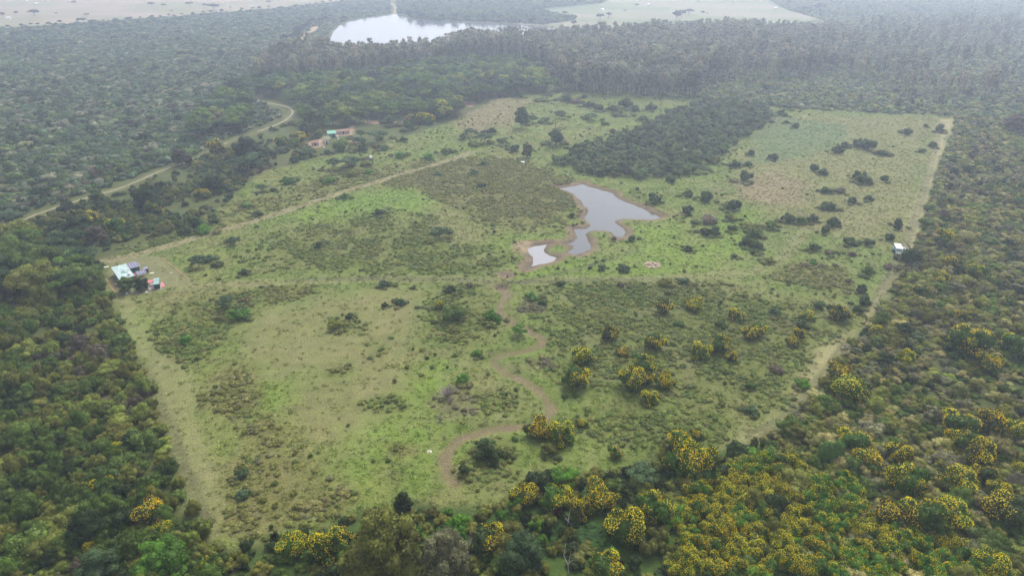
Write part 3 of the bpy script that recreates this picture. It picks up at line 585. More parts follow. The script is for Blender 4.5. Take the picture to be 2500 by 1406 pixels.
mass(LUP, 3.9, 21, ['green', 'blue', 'grey', 'dark', 'green', 'olive'], [3.5, 3, 1.4, 1.6, 3, .8], 4.0, 7.0, 1.7, 3.4, 'closed scrub forest rolling away on the left', lambda x, y: np.clip(1.4 - fbm(x, y, 26, 93, 2) * .8, 0, 1) * (linedist(ROAD, x, y) > 1.5 + 7 * fbm(x, y, 30, 7, 2)))
mass(RFAR, 3.8, 22, ['green', 'olive', 'blue', 'grey', 'lime', 'dark'], [3, 3, 2, 1.5, 1.2, 1.2], 3.4, 6.2, 1.6, 3.4, 'closed scrub forest beyond the far corner of the estate', NR_)
mass(TOPM, 6, 23, ['blue', 'green', 'dark'], [2, 2, 1], 6, 10, 4, 8, 'dense scrub on the far side of the lake')
mass(EUCB, 5.5, 24, ['green', 'olive', 'blue'], [2, 2, 1], 4, 7, 1.5, 3, 'undergrowth beneath the tall pale-stemmed trees')

x, y = jitter(LAWN, 1.3, 191); c = np.array((0.05, 0.115, 0.02)) * r.uniform(.7, 1.3, (len(x), 1)); q = r.uniform(.7, 1.4, len(x)); stuff('creeper_cover', 'smooth dark green creepers covering the ground beside the blooming shrubs', 'ground cover', (x, y), np.stack([q, q, q * .5], 1), r.random(len(x)) * 6.28, c, r.integers(0, 4, len(x)), LOW)
# low shrubs in patches of the clearing
X, Y, SC, TI, NMS = [], [], [], [], []
for q, (P, d, pal) in enumerate(BROWN):
    s = 1.4; qs = math.sqrt((P[:, 0].max() - P[:, 0].min()) * (P[:, 1].max() - P[:, 1].min()))
    nm = {'brown': (['brown', 'olive', 'grey', 'khaki', 'green'], [3, 4.5, 1, 1.2, 2.2]), 'mix': (['olive', 'green', 'lime', 'brown', 'khaki'], [3.4, 3, 2.2, 1.3, 1]), 'grey': (['grey', 'purple', 'khaki'], [2, 2, 1])}[pal]
    x0 = P.mean(0); PP = x0 + (P - x0) * 1.15
    x, y = jitter(PP, s, 50 + q, lambda x, y: d * np.clip((fbm(x, y, 9, 77, 3) - .34) * 7, .05, 1) * sstep(.12 * qs, -.12 * qs, sdf(P, x, y) + (fbm(x, y, 18, 76, 2) - .5) * min(20, .25 * qs))); k = clear_of_ways(x, y, -.6) & in_view(x, y); x, y = x[k], y[k]
    if not len(x): continue
    c, ci = pick_palette(nm[0], nm[1], x, y, 60 + q, .2); n = len(x); c = (c * .6 + .4 * 1.25 * ground_color(x, y) * (.8 + .5 * r.random((n, 1)))) * 1.3; wd = r.uniform(1.3, 2.9, n); X.append(x); Y.append(y); TI.append(c); SC.append(np.stack([wd / 2, wd / 2, r.uniform(.45, 1.0, n) * (.6 + .2 * wd)], 1))
x, y = jitter(CLEAR, 3.6, 99, lambda x, y: np.clip((fbm(x, y, 11, 78, 3) - .55) * 3, .02, .6)); k = clear_of_ways(x, y, 1) & in_view(x, y)
for P in KHAKI[:3] + ISLES + [STRIPL, STRIPR2]: k &= (sdf_box(P, x, y, 5) > 0) | (r.random(len(x)) < .12)
x, y = x[k], y[k]; c, ci = pick_palette(['green', 'olive', 'lime', 'blue', 'brown'], [3, 2, 2, 1, 1], x, y, 98); n = len(x); wd = r.uniform(1.1, 2.6, n); X.append(x); Y.append(y); TI.append(c); SC.append(np.stack([wd / 2, wd / 2, r.uniform(.5, 1.3, n)], 1))
X, Y, SC, TI = map(np.concatenate, (X, Y, SC, TI)); n = len(X)
stuff('low_shrubs', 'low brown and green shrubs covering patches of the clearing', 'low shrubs', (X, Y), SC, r.random(n) * 6.28, TI, r.integers(0, 4, n), LOW)
# grass tussocks over the whole clearing
x, y = jitter(CLEAR, 1.5, 111, lambda x, y: np.clip(.25 + fbm(x, y, 6, 79, 3) * .9, 0, 1) * np.where(sdf_box(YARD, x, y, 5) < 0, .1, 1)); k = in_view(x, y, .5, 10) & (linedist(STREAM, x, y) > 2.2) & (sdf_box(POND, x, y, 9) > 3) & (sdf_box(POND2, x, y, 9) > 3.4) & (sdf_box(HOLE, x, y, 9) > 2.5) & (linedist(ROAD, x, y) > 3)
for P in [STRIPL, STRIPR, STRIPR2] + KHAKI[1:3]: k &= (sdf_box(P, x, y, 5) > 0) | (r.random(len(x)) < .3)
x, y = x[k], y[k]; n = len(x); gcx = ground_color(x, y) * (1.25 + .5 * r.random((n, 1))) * (1.0, 1.05, .8); hh = r.uniform(.08, .30, n)
stuff('tall_grass', 'tussocky green and khaki grass of the clearing', 'grass', (x, y), np.stack([hh * 3.2, hh * 3.2, hh], 1), r.random(n) * 6.28, gcx, r.integers(0, 4, n), TUFT)

# tall pale-stemmed eucalyptus: the largest as trees, the deep wood as one mass
ex, ey = [], []
x, y = jitter(EUCA, 6.0, 131); ex.append(x); ey.append(y)
x, y = jitter(EUCB, 6.2, 132, lambda x, y: np.clip(2.1 - fbm(x, y, 45, 95, 2) * 2.6, 0.15, 1)); ex.append(x); ey.append(y)
x, y = jitter(poly((1850, 195), (2060, 165), (2300, 150), (2480, 180), (2460, 250), (2150, 235), (1900, 215)), 11, 133, lambda x, y: np.clip((fbm(x, y, 60, 96, 2) - .35) * 2, .03, .6)); ex.append(x); ey.append(y)
x, y = jitter(poly((2080, 60), (2520, 60), (2520, 160), (2060, 165), (2110, 120)), 14, 134, lambda x, y: .45 + 0 * x); ex.append(x); ey.append(y)
x = np.concatenate(ex); y = np.concatenate(ey); k = (sdf_box(LAKE, x, y, 9) > 2); x, y = x[k], y[k]; n = len(x)
hs_ = (.55 + .62 * fbm(x, y, 45, 97, 2) + r.uniform(-.16, .2, n)) * np.where(x > 300, .85, 1); ws_ = hs_ * r.uniform(.85, 1.25, n); tint = np.array((0.28, 0.265, 0.17))[None] * r.uniform(.65, 1.4, (n, 1)) * (1 + (r.random((n, 3)) - .5) * .2)
gr = r.random(n) < .35; tint[gr] = np.array((0.15, 0.17, 0.085)) * r.uniform(.8, 1.2, (gr.sum(), 1))
# the front rows and the lone ones show largest
front = np.hypot(x, y) + np.where(sdf_box(EUCB, x, y, 400) > 0, -150, 0); o_ = np.argsort(front); zz = height(x, y)
FAMS = {}
for j, i in enumerate(o_[:BIG]):
    q = int(i) % 5; u = 1250 + F * x[i] / (y[i] * cp + CAMZ * sp_)
    where = 'in the ridge of trees before the lake' if u < 1190 else 'in the front rows of the plantation right of the lake' if u < 1730 else 'scattered over the far right scrub'
    pair('eucalyptus_tree', (('crown', EUC[q][0]), ('trunk', EUC[q][1])), x[i], y[i], (ws_[i], ws_[i], hs_[i]), r.random() * 6.28, tint[i], f'tall slim pale-stemmed tree {where}', 'tree', f'tall pale-stemmed trees {where}', zz[i])
o2 = o_[BIG:]; EJ = [joinmesh('eucalyptus', *e) for e in EUC[:4]]
stuff('eucalyptus_wood', 'deep grey-brown wood of tall pale-stemmed trees behind the front rows', 'wood', (x[o2], y[o2]), np.stack([ws_[o2], ws_[o2], hs_[o2]], 1), r.random(len(o2)) * 6.28, tint[o2], r.integers(0, 4, len(o2)), EJ, zz[o2])
# broad-crowned woodland
x, y = jitter(WOOD, 8.6, 141); k = clear_of_ways(x, y, 3) ; x, y = x[k], y[k]
x2, y2 = jitter(WOOD2, 7.2, 142); k = sdf_box(YARD, x2, y2, 9) > 6; x2, y2 = x2[k], y2[k]
x = np.concatenate([x2, x]); y = np.concatenate([y2, y]); n = len(x); wv = r.uniform(.8, 1.7, n); c, ci = pick_palette(['dark', 'blue', 'green', 'olive', 'lime'], [2, 2.5, 3.5, 1.5, 1.5], x, y, 143, .5); zz = height(x, y)
c = c * 1.25; names_ = ['dark', 'blue', 'green', 'olive', 'lime']; o_ = np.argsort(np.hypot(x, y))
for i in o_[:BIG]:
    where = 'in the wood left of the green-roofed house' if y[i] < 330 else 'in the wood behind the bare-earth homestead'; cn = CN[names_[ci[i]]]; q = int(i) % 5
    pair('broad_tree', (('crown', TREE[q][0]), ('trunk', TREE[q][1])), x[i], y[i], (wv[i], wv[i], wv[i] * r.uniform(.8, 1.1)), r.random() * 6.28, c[i], f'broad {cn} flat-topped tree {where}', 'tree', f'{cn} broad trees {where}', zz[i])
o2 = o_[BIG:]; TJ = [joinmesh('broad_tree_mass', *t) for t in TREE[:4]]
if len(o2): stuff('woodland', 'broad-crowned green wood in front of the ridge of tall trees', 'wood', (x[o2], y[o2]), np.stack([wv[o2]] * 3, 1), r.random(len(o2)) * 6.28, c[o2], r.integers(0, 4, len(o2)), TJ, zz[o2])
# emergent trees over the left forest and beyond the lake
x, y = jitter(LUP, 26, 144, lambda x, y: .35 + 0 * x); k = clear_of_ways(x, y, 4) & in_view(x, y, 3, -5); x, y = x[k][:150], y[k][:150]; zz = height(x, y)
for i in range(len(x)):
    q = i % 5; s = r.uniform(.6, .95); cn = ('dark', 'blue', 'purple', 'green')[i % 4]
    pair('forest_tree', (('crown', TREE[q][0]), ('trunk', TREE[q][1])), x[i], y[i], (s, s, s * .95), r.random() * 6.28, PAL[cn], f'{CN[cn]} tree standing above the scrub forest on the left', 'tree', f'{CN[cn]} trees above the left scrub forest', zz[i])
# larger trees standing out of the near scrub
for P, s_, sd, where, pal in ((LBOT, 12.5, 181, 'left of the mown strip', ('dark', 'purple', 'dark', 'green', 'lime', 'grey')), (RIGHT, 15, 182, 'right of the estate', ('dark', 'grey', 'olive', 'green', 'purple', 'dark')), (BOT, 12, 183, 'along the bottom edge', ('green', 'dark', 'olive', 'vivid'))):
    x, y = jitter(P, s_, sd, lambda x, y: .42 + 0 * x); k = clear_of_ways(x, y, 3) & in_view(x, y, 3, 5) & (sdf_box(THICK, x, y, 5) > 1) & (sdf_box(LAWN, x, y, 5) > 3) & (y < 420); x, y = x[k], y[k]; zz = height(x, y)
    for i in range(len(x)):
        q = int(r.integers(0, 5)); s = r.uniform(.38, .7); kn = pal[int(r.integers(0, len(pal)))]; tt = (ROUND if r.random() < .65 else TREE)[q]
        pair('scrub_tree', (('crown', tt[0]), ('trunk', tt[1])), x[i], y[i], (s * r.uniform(.8, 1.1), s, s * r.uniform(.75, 1.1)), r.random() * 6.28, np.array(PAL[kn]) * r.uniform(.9, 1.5), f'{CN[kn]} tree standing above the scrub {where}', 'tree', f'{CN[kn]} trees above the scrub {where}', zz[i])
# orchard block
x, y = jitter(ORCH, 4.9, 151, j=.8); k = sdf_box(POND, x, y, 9) > 5; x, y = x[k], y[k]; n = len(x); zz = height(x, y); o_ = np.argsort(np.hypot(x, y)); tn = np.array((0.080, 0.108, 0.038)) * r.uniform(.6, 2.0, (n, 1)) * (1 + (r.random((n, 3)) - .5) * .2); sw = r.uniform(.75, 1.15, n)
for i in o_[:BIG]:
    single('orchard_tree', ORCHT[int(i) % 4], x[i], y[i], (sw[i], sw[i], sw[i] * r.uniform(.8, 1.05)), r.random() * 6.28, tn[i], 'dark green round tree in the planted block beyond the pond', 'tree', 'dark trees of the planted block beyond the pond', zz[i])
o2 = o_[BIG:]
if len(o2): stuff('orchard', 'far rows of the dark planted block beyond the pond', 'trees', (x[o2], y[o2]), np.stack([sw[o2]] * 3, 1), r.random(len(o2)) * 6.28, tn[o2], r.integers(0, 4, len(o2)), ORCHT, zz[o2])

# ------------------------------------------------------------------ plants placed one by one: (u, v of the middle, width in photo pixels, colour)
LAND = [('the wide end of the pond', 1460, 480), ('the pond narrows', 1420, 590), ('the small pale pond', 1300, 630), ('the round waterhole', 1237, 680), ('the white watch hut', 2190, 605), ('the sand heap', 1590, 645), ('the green-roofed house', 330, 665),
    ('the bare-earth homestead', 810, 335), ('the far right corner of the clearing', 2310, 290), ('the near end of the planted block', 1560, 430), ('the far end of the planted block', 1850, 280), ('the pinkish dry patch', 1880, 460), ('the plantation edge', 1480, 235),
    ('the first stream bend', 1310, 830), ('the middle stream bend', 1340, 990), ('the dry end of the stream', 1095, 1150), ('the right end of the grass track', 1960, 580), ('the lower end of the mown strip', 500, 1290), ('the middle of the mown strip', 400, 1000),
    ('the bend of the dirt road', 700, 280), ('the left end of the dirt road', 60, 540), ('the middle of the dirt road', 400, 410), ('the far end of the straight grass track', 1060, 400), ('the middle of the straight grass track', 700, 515),
    ('the big blooming thicket', 1900, 1280), ('the bottom right corner', 2460, 1360), ('the right end of the light strip', 2120, 780), ('the left end of the light strip', 1800, 1090), ('the right edge of the view', 2480, 850)]
ORD = ['', 'second ', 'third ', 'fourth ', 'fifth ', 'sixth ', 'seventh ', 'eighth ', 'ninth ', 'tenth ', 'eleventh ', 'twelfth ', 'thirteenth ', 'fourteenth ', 'fifteenth ', 'sixteenth ', 'seventeenth ', 'eighteenth ', 'nineteenth ', 'twentieth ']
def ground_of(u, v, wpx, hr): # middle of a plant in the photo -> its foot, width and height in metres
    for _ in range(2):
        m = mpp(u, v); wd = wpx * m; h = wd * hr
        x, y = G(u, v, h * .45)
    return x, y, wd, h
def name_all(items):
    """unique wording: order of closeness to a landmark among plants described alike"""
    by = {}
    for it in items:
        L = min(LAND, key=lambda l: math.hypot(it['x'] - G(l[1], l[2])[0], it['y'] - G(l[1], l[2])[1])); d = math.hypot(it['x'] - G(L[1], L[2])[0], it['y'] - G(L[1], L[2])[1])
        by.setdefault((it['desc'], L[0]), []).append((d, it))
    for (desc, ln), li in by.items():
        li.sort(key=lambda t: t[0])
        for k, (d, it) in enumerate(li): it['label'] = f'{desc} near {ln}' if len(li) == 1 else f'{desc}, {ORD[k]}nearest to {ln}'
SH = """1834 373 20 d;1796 400 26 d;1827 400 18 d;1821 431 36 d;1725 482 34 d;1793 500 38 d;1683 472 30 g;2062 355 22 d;2043 364 28 d;2096 350 30 d;2118 353 34 d;2216 320 26 d;2293 315 22 d;2260 306 14 d;2280 353 20 d;2252 367 18 g;1989 410 22 d;2010 419 24 d;2094 428 24 d;2108 436 36 d;2160 434 22 d;2018 464 26 d;2054 463 28 p
2154 371 30 g;2082 489 26 d;2122 482 22 d;1888 382 24 d;1942 308 18 b;1920 297 14 d;1884 297 12 d;1906 273 24 d;1917 280 16 d;1719 414 28 b;1675 417 30 l;1641 437 26 d;1747 390 30 o;1697 396 30 d;1679 514 28 d;1730 535 40 p;1785 531 30 o;1785 554 24 d;1722 565 28 d;1744 567 28 d;1822 549 34 o;1848 552 30 o;1836 570 38 g;1882 548 32 g
1925 532 34 d;1955 538 30 g;1985 533 24 d;2036 543 28 d;2014 563 22 d;2043 511 18 g;2022 502 34 g;2194 549 30 d;2172 578 26 d;2226 630 50 D;2075 590 30 g;2120 590 26 d;1989 601 28 d;2025 615 26 p;2081 619 22 p;1683 606 22 d;1820 592 26 d;1850 598 30 d;1843 612 26 g;1796 624 18 b;1881 634 28 o;1964 646 22 p;1985 642 18 v;2005 650 18 p;2070 686 18 p
2104 707 26 d;2041 648 14 p;2169 648 26 p;2118 662 28 g;1397 525 16 d;1500 583 14 p;1542 580 24 d;924 517 26 d;1073 570 44 b;1556 464 10 d;1594 479 18 d;1600 494 28 b;938 693 28 b;1149 697 18 p;1097 706 28 d;1297 724 34 v;1367 693 24 d;1516 695 22 p;1624 688 42 o;1469 653 22 b;1527 652 34 b;1668 684 30 b;1110 765 60 g;1200 772 44 v;1325 738 24 d
940 743 18 d;976 738 26 b;816 794 38 o;852 772 22 d;484 639 48 b;507 632 30 b;596 662 28 b;572 590 34 b;778 599 26 d;554 741 50 b;581 765 50 v;450 828 40 v;590 1155 40 b;596 1206 36 b;1439 254 24 d;1464 262 24 d;1223 232 24 p;1270 230 24 d;1384 239 28 d;1404 245 30 p;1336 238 30 b;1426 236 14 d;1529 252 32 d;1549 265 24 d;1527 274 32 b;1497 263 28 d;1653 266 16 d
1632 272 26 d;1444 286 30 b;1367 281 30 b;1300 292 30 b;1333 295 24 b;1498 320 20 p;1358 338 40 D;1257 360 28 d;1228 346 30 b;1182 340 38 b;1198 319 24 d;1149 324 30 b;1131 338 22 b;976 378 28 v;1045 382 28 v;1088 367 28 g;940 360 22 b;895 389 24 p;854 400 54 b;998 306 30 D;1387 221 18 d;1590 262 26 d;1570 290 22 g;1475 300 20 g;1010 700 16 g;1165 860 26 v;1130 925 36 v
1190 1105 60 d;1180 1080 40 b;1205 1125 36 d;1130 1145 30 d;1340 1095 44 o;1720 1110 26 g;1985 635 16 g;1900 900 40 p;1830 940 30 g;1660 790 30 g;1760 790 30 g;1895 760 34 b;1960 790 36 d;2110 735 30 d;2095 755 26 d;2000 745 28 d;2170 815 56 o;2140 835 40 g;1835 1000 36 b;1960 935 34 v;1560 1160 80 b;1500 1180 50 g;700 440 36 v;640 460 30 b;805 440 30 v;815 400 40 b;900 420 22 v;720 350 30 g;750 375 36 b
500 560 40 v;470 545 44 d;450 560 36 d;520 535 34 g;600 500 26 v;630 520 24 b;840 480 22 v;1180 400 18 b;1160 420 20 b;1175 452 22 b;1070 425 20 b;880 330 34 b;920 335 50 b;960 295 40 b;885 360 30 d;985 340 18 d;830 355 50 g;875 345 34 b;800 372 22 b""".replace('\n', ';')
CODE = dict(d=('dark', 'dark round bush'), g=('green', 'mid green shrub'), p=('purple', 'purplish brown twiggy shrub'), b=('blue', 'soft blue-green shrub'), l=('lime', 'yellow-green shrub'), o=('olive', 'olive leafy bush'), v=('vivid', 'fresh green shrub'), D=('dark', 'large dark round tree'))
items = []
for s in SH.split(';'):
    u, v, wpx, k = s.split(); u, v, wpx = float(u), float(v), float(wpx); hr = {'D': .95, 'd': .72, 'g': .6}.get(k, .58)
    x, y, wd, h = ground_of(u, v, wpx, hr); items.append(dict(x=x, y=y, w=wd, h=h, k=k, desc=('small ' if wd < 3.6 else '') + CODE[k][1]))
name_all(items)
for j, it in enumerate(items):
    k = it['k']; c = np.array(PAL[CODE[k][0]]) * random.uniform(.9, 1.5) * (1.7 if k in 'dD' else 1.1); wd, h = it['w'], it['h']
    if k == 'D': pair('round_tree', (('crown', ORCHT[j % 4]), ('trunk', TREE[j % 5][1])), it['x'], it['y'], (wd / 5.2, wd / 5.2, h / 5), j, c, it['label'], 'tree')
    elif k == 'b' and wd > 6: pair('feathery_tree', (('crown', TREE[j % 5][0]), ('trunk', TREE[j % 5][1])), it['x'], it['y'], (wd / 9.5, wd / 9.5, h / 8.6), j, c, it['label'], 'tree')
    else: single('round_bush' if k == 'd' else 'shrub', (BUSH if k != 'p' else LOW)[j % (6 if k != 'p' else 4)], it['x'], it['y'], (wd / 1.9 * random.uniform(.8, 1.15), wd / 1.9, h * random.uniform(.8, 1.15)), j * 1.7, c, it['label'], 'bush')

# low growth that skirts the single bushes
X, Y, W = [], [], []
for it in items:
    for k in range(random.randint(2, 6)):
        a = random.uniform(0, 6.28); d = it['w'] * random.uniform(.4, .95); X.append(it['x'] + d * math.cos(a)); Y.append(it['y'] + d * math.sin(a)); W.append(it['w'] * random.uniform(.16, .42))
X, Y, W = map(np.array, (X, Y, W)); k = (sdf_box(POND, X, Y, 5) > 1) & (sdf_box(YARD, X, Y, 5) > 0); X, Y, W = X[k], Y[k], W[k]; c, ci = pick_palette(['green', 'olive', 'dark', 'brown', 'lime'], [3, 3, 1.5, 1, 1], X, Y, 197); c = c * .6 + ground_color(X, Y) * .45
stuff('low_shrubs', 'low growth skirting the single bushes of the clearing', 'low shrubs', (X, Y), np.stack([W, W, W * .7], 1), r.random(len(X)) * 6.28, c, r.integers(0, 4, len(X)), LOW)
# flowering shrubs --------------------------------------------------
YS = """1074 743 34;1622 750 44;1693 743 46;1798 766 46;1488 812 46;1421 868 60;1600 834 54;1521 860 34;1712 855 54;1757 838 58;1832 812 46;1852 803 44;1935 835 34;1950 815 34;1568 888 58;1545 925 72;1580 925 40;1625 930 56;1586 968 50;2046 761 54;1970 768 36;1407 922 68;1318 1048 66;1370 1055 72;1500 1104 38;1282 1200 72;1358 1215 82;1465 1210 96
1420 1240 60;1590 1238 90;1525 1285 110;1190 1315 96;1685 1118 124;800 1330 100;830 1310 60;712 1325 80;1480 1385 96;2050 907 56;2078 945 86;2356 838 92;2406 817 40;2471 842 66;2421 886 62;2322 639 44;2381 664 48;2298 677 44;2248 712 48;2313 578 44;2140 805 38;2356 774 44;2212 871 46;2342 1033 90;2428 1026 70;2486 1044 60;2349 1076 80;2392 1109 84;2082 1076 80;2126 1116 78
2198 1109 66;2212 1181 96;2345 1170 90;2403 1159 60;2490 1145 50;2439 1195 60;2464 1246 112;2324 1253 104;2255 1262 104;2176 1253 80;2420 1372 90;372 508 46;220 535 46;280 552 54;500 470 38;526 360 46;685 347 30;732 335 32;290 415 24;1040 285 46;1070 268 56;1008 292 36;286 1100 48;250 1185 58;370 1245 86;400 1285 56;510 1385 56;220 1345 46;950 216 30;1720 1210 1;470 810 1;1700 1060 34;1785 870 34;575 380 30;160 555 26;965 250 26;1420 1030 30""".replace('\n', ';')
items = []; tints = ((0.060, 0.11, 0.016), (0.048, 0.075, 0.016), (0.065, 0.135, 0.016))
for s in YS.split(';'):
    u, v, wpx = map(float, s.split())
    if wpx < 5: continue
    x, y, wd, h = ground_of(u, v, wpx, .72); items.append(dict(x=x, y=y, w=wd, h=h, desc=('large ' if wd > 7 else 'small ' if wd < 5 else '') + 'yellow-flowering shrub'))
name_all(items)
for j, it in enumerate(items):
    q = (0, 1, 4, 0, 2)[j % 5]; pair('flowering_shrub', (('foliage', YB[q][0]), ('flowers', YB[q][1])), it['x'], it['y'], (it['w'] / 1.82 * random.uniform(.85, 1.15), it['w'] / 1.82, it['h'] * random.uniform(.85, 1.15)), j * 1.3, np.array(tints[j % 3]), it['label'], 'flowering shrub')
x, y = jitter(THICK, 3.3, 171, j=.7)
for i in range(len(x)):
    c0 = float(fbm(x[i:i + 1], y[i:i + 1], 9, 172, 2)[0]); q = 0 if c0 > .62 else 4 if c0 > .54 else 1 if c0 > .49 else 2 if c0 > .4 else 3
    s = random.uniform(2.3, 3.1); amt = ('heavily', 'quite', 'thinly', 'barely', 'heavily')[q]
    pair('flowering_shrub', (('foliage', YB[q][0]), ('flowers', YB[q][1])), x[i], y[i], (s, s, random.uniform(2.6, 4.6)), i * 1.9, np.array(((0.06, 0.12, 0.014), (0.06, 0.155, 0.012))[q in (2, 3)]) * random.uniform(.85, 1.2), f'{amt} blooming yellow shrub in the big thicket at lower right', 'flowering shrub', f'{amt} blooming shrubs of the big thicket')

# individual large trees in the foreground and at the left -------------------
BT = [(935, 1335, 190, .95, 'olive', 'huge grey-green tree, widest crown at the bottom edge'), (870, 1385, 110, .9, 'olive', 'grey-green tree at the bottom edge, left foot of the widest crown'), (990, 1390, 120, .9, 'olive', 'grey-green tree at the bottom edge between the two widest crowns'),
      (1085, 1365, 140, .95, 'grey', 'brown-green tree with bare twigs on top, right of the widest crown'), (1275, 1355, 130, .85, 'blue', 'pale blue-green tree with branches showing, right of the blooming bush'), (985, 1228, 54, 1.0, 'dark', 'narrow very dark tree behind the widest crown'),
      (395, 1372, 150, .7, 'vivid', 'wide leafy green tree in the lower left corner'), (215, 1290, 100, .8, 'dark', 'dark round tree in the lower left scrub'), (240, 1385, 110, .7, 'blue', 'grey-green tree at the bottom edge left of the leafy green one'),
      (358, 487, 78, .8, 'dark', 'dark rounded tree beside the dirt road, left of the leaning bare trunk'), (237, 478, 44, .7, 'green', 'small flat-topped tree on the edge of the dirt road'), (520, 452, 58, .75, 'dark', 'dark tree right of the leaning bare trunk'),
      (605, 398, 86, .5, 'blue', 'wide flat umbrella tree below the dirt road'), (600, 365, 74, .7, 'dark', 'dark tree behind the wide umbrella tree'), (655, 385, 60, .6, 'dark', 'dark spreading tree right of the wide umbrella tree'), (540, 300, 60, .7, 'purple', 'bare-looking purplish tree above the dirt road'),
      (440, 385, 50, .8, 'purple', 'bare-looking grey tree on the verge of the dirt road'), (140, 575, 70, .7, 'dark', 'leftmost dark tree of the clump by the dirt road'), (190, 560, 84, .7, 'dark', 'tallest dark tree of the clump by the dirt road'), (235, 575, 60, .7, 'purple', 'rightmost tree of the dark clump by the dirt road'),
      (160, 605, 70, .6, 'green', 'leafy green tree just below the dark clump'), (200, 640, 100, .6, 'blue', 'broad tree touching the yard of the green-roofed house'), (155, 660, 90, .6, 'dark', 'broad dark tree left of the one touching the yard'),
      (308, 696, 50, .72, 'green', 'rounded tree hiding the front left of the green-roofed house'), (343, 695, 42, .75, 'dark', 'rounded tree between the green-roofed house and the small shed'),
      (1268, 808, 44, .6, 'vivid', 'flat-topped small tree standing in the first stream bend'), (1287, 368, 34, 1.1, 'grey', 'grey-leaved tree with thin trunks in the far meadow'), (1272, 290, 40, 1.2, 'blue', 'tall feathery tree in the far meadow'),
      (2480, 305, 60, .7, 'purple', 'dark broad tree at the right edge above the scrub'), (570, 215, 60, .6, 'dark', 'broad dark tree standing above the left forest')]
for j, (u, v, wpx, hr, k, lab) in enumerate(BT):
    x, y, wd, h = ground_of(u, v, wpx, hr); q = j % 5; tt = (ROUND if hr > .63 or 'rounded' in lab else TREE)[q]; pair('large_tree', (('crown', tt[0]), ('trunk', tt[1])), x, y, (wd / 10.5, wd / 10.5, h / 8.8), j * 1.1, np.array(PAL[k]), lab, 'tree')
EU = [(2222, 268, 46, 'leaning pale-stemmed tree with forked trunk behind the far clearing edge'), (2290, 266, 40, 'single pale-stemmed tree right of the forked one'), (2195, 258, 26, 'short pale-stemmed tree left of the forked one'), (1700, 236, 70, 'last pale-stemmed tree at the right end of the plantation front'), (2098, 258, 26, 'small bare pale tree left of centre behind the far clearing edge'), (2365, 405, 56, 'dead-looking pale-stemmed tree in the scrub right of the boundary strip')]
for j, (u, v, hpx, lab) in enumerate(EU):
    x, y = G(u, v); s = hpx * mpp(u, v) / 26; q = j % 5; pair('pale_stemmed_tree', (('crown', EUC[q][0]), ('trunk', EUC[q][1])), x, y, (s * 1.5, s * 1.5, s), j, (0.12, 0.10, 0.085), lab, 'tree')
DT = [(1090, 957, 60, .5, 'low tangle of dead purplish branches in the middle of the meadow'), (1075, 1022, 30, .5, 'small dead branch heap below the larger tangle'), (1140, 1335, 90, .3, 'bare twigs breaking out of the brown-green tree top'), (1100, 975, 34, .5, 'dead twigs touching the right of the larger tangle'), (2470, 1175, 46, .8, 'bleached bare bush at the right edge')]
for j, (u, v, wpx, hr, lab) in enumerate(DT):
    x, y, wd, h = ground_of(u, v, wpx, hr); single('dead_bush', TWIG[j % 3], x, y, (wd / 2, wd / 2, h * 1.2), j, (.3, .25, .23), lab, 'dead bush')
# dead stems: rooted trunks without leaves
def dead(u, v, h, seed, lab, red=False):
    r = random.Random(seed); x, y = G(u, v); s = h; T = [(((0, 0, 0), (.05 * s, 0, .3 * s), (-.08 * s, 0, .55 * s), (-.25 * s, .02, .8 * s)), (.16, .12, .09, .03)), (((.05 * s, 0, .3 * s), (.2 * s, .05 * s, .5 * s), (.22 * s, 0, .95 * s)), (.11, .08, .03)), (((.2 * s, .05 * s, .5 * s), (.08 * s, .1 * s, .62 * s)), (.05, .02)), (((.02 * s, 0, .42 * s), (.1 * s, -.1 * s, .7 * s)), (.05, .02))]
    o = bpy.data.objects.new('dead_tree', tubes('dead_tree', T, BARKP, 6)); C.objects.link(o); o.location = (x, y, Z1(x, y) - .1); o.rotation_euler = (0, 0, seed); tag(o, lab, 'dead tree')
dead(1385, 1288, 5.5, 1, 'forked bleached trunk beside the dark red bush at the bottom'); dead(1388, 1400, 8, 2, 'thin bare trunk at the bottom edge right of the pale tree'); dead(432, 470, 8, 3, 'leaning bare trunk between the dark trees by the dirt road'); dead(1410, 1375, 4, 2.4, 'short broken stump right of the thin bare trunk')
x, y, wd, h = ground_of(1364, 1248, 26, .9); pair('red_bush', (('foliage', LOW[0]),), x, y, (wd / 1.8, wd / 1.8, h * 1.3), 0, (0.10, 0.028, 0.03), 'dark red bush under the blooming shrubs by the forked bleached trunk', 'bush')
x, y, wd, h = ground_of(2028, 1105, 70, .9)
vb = cloud('vine_foliage', [(-.42, 0, .5, .42, .45, .5), (.4, 0, .52, .44, .45, .5), (0, 0, .4, .5, .5, .42)], 1800, .05, 901, core=.9, spread=.35); single('vine_mound', vb, x, y, (wd / 1.9, wd / 1.9, h), .1, (0.085, 0.17, 0.035), 'two-humped bright green mound of creepers above the big thicket', 'creeper mound')
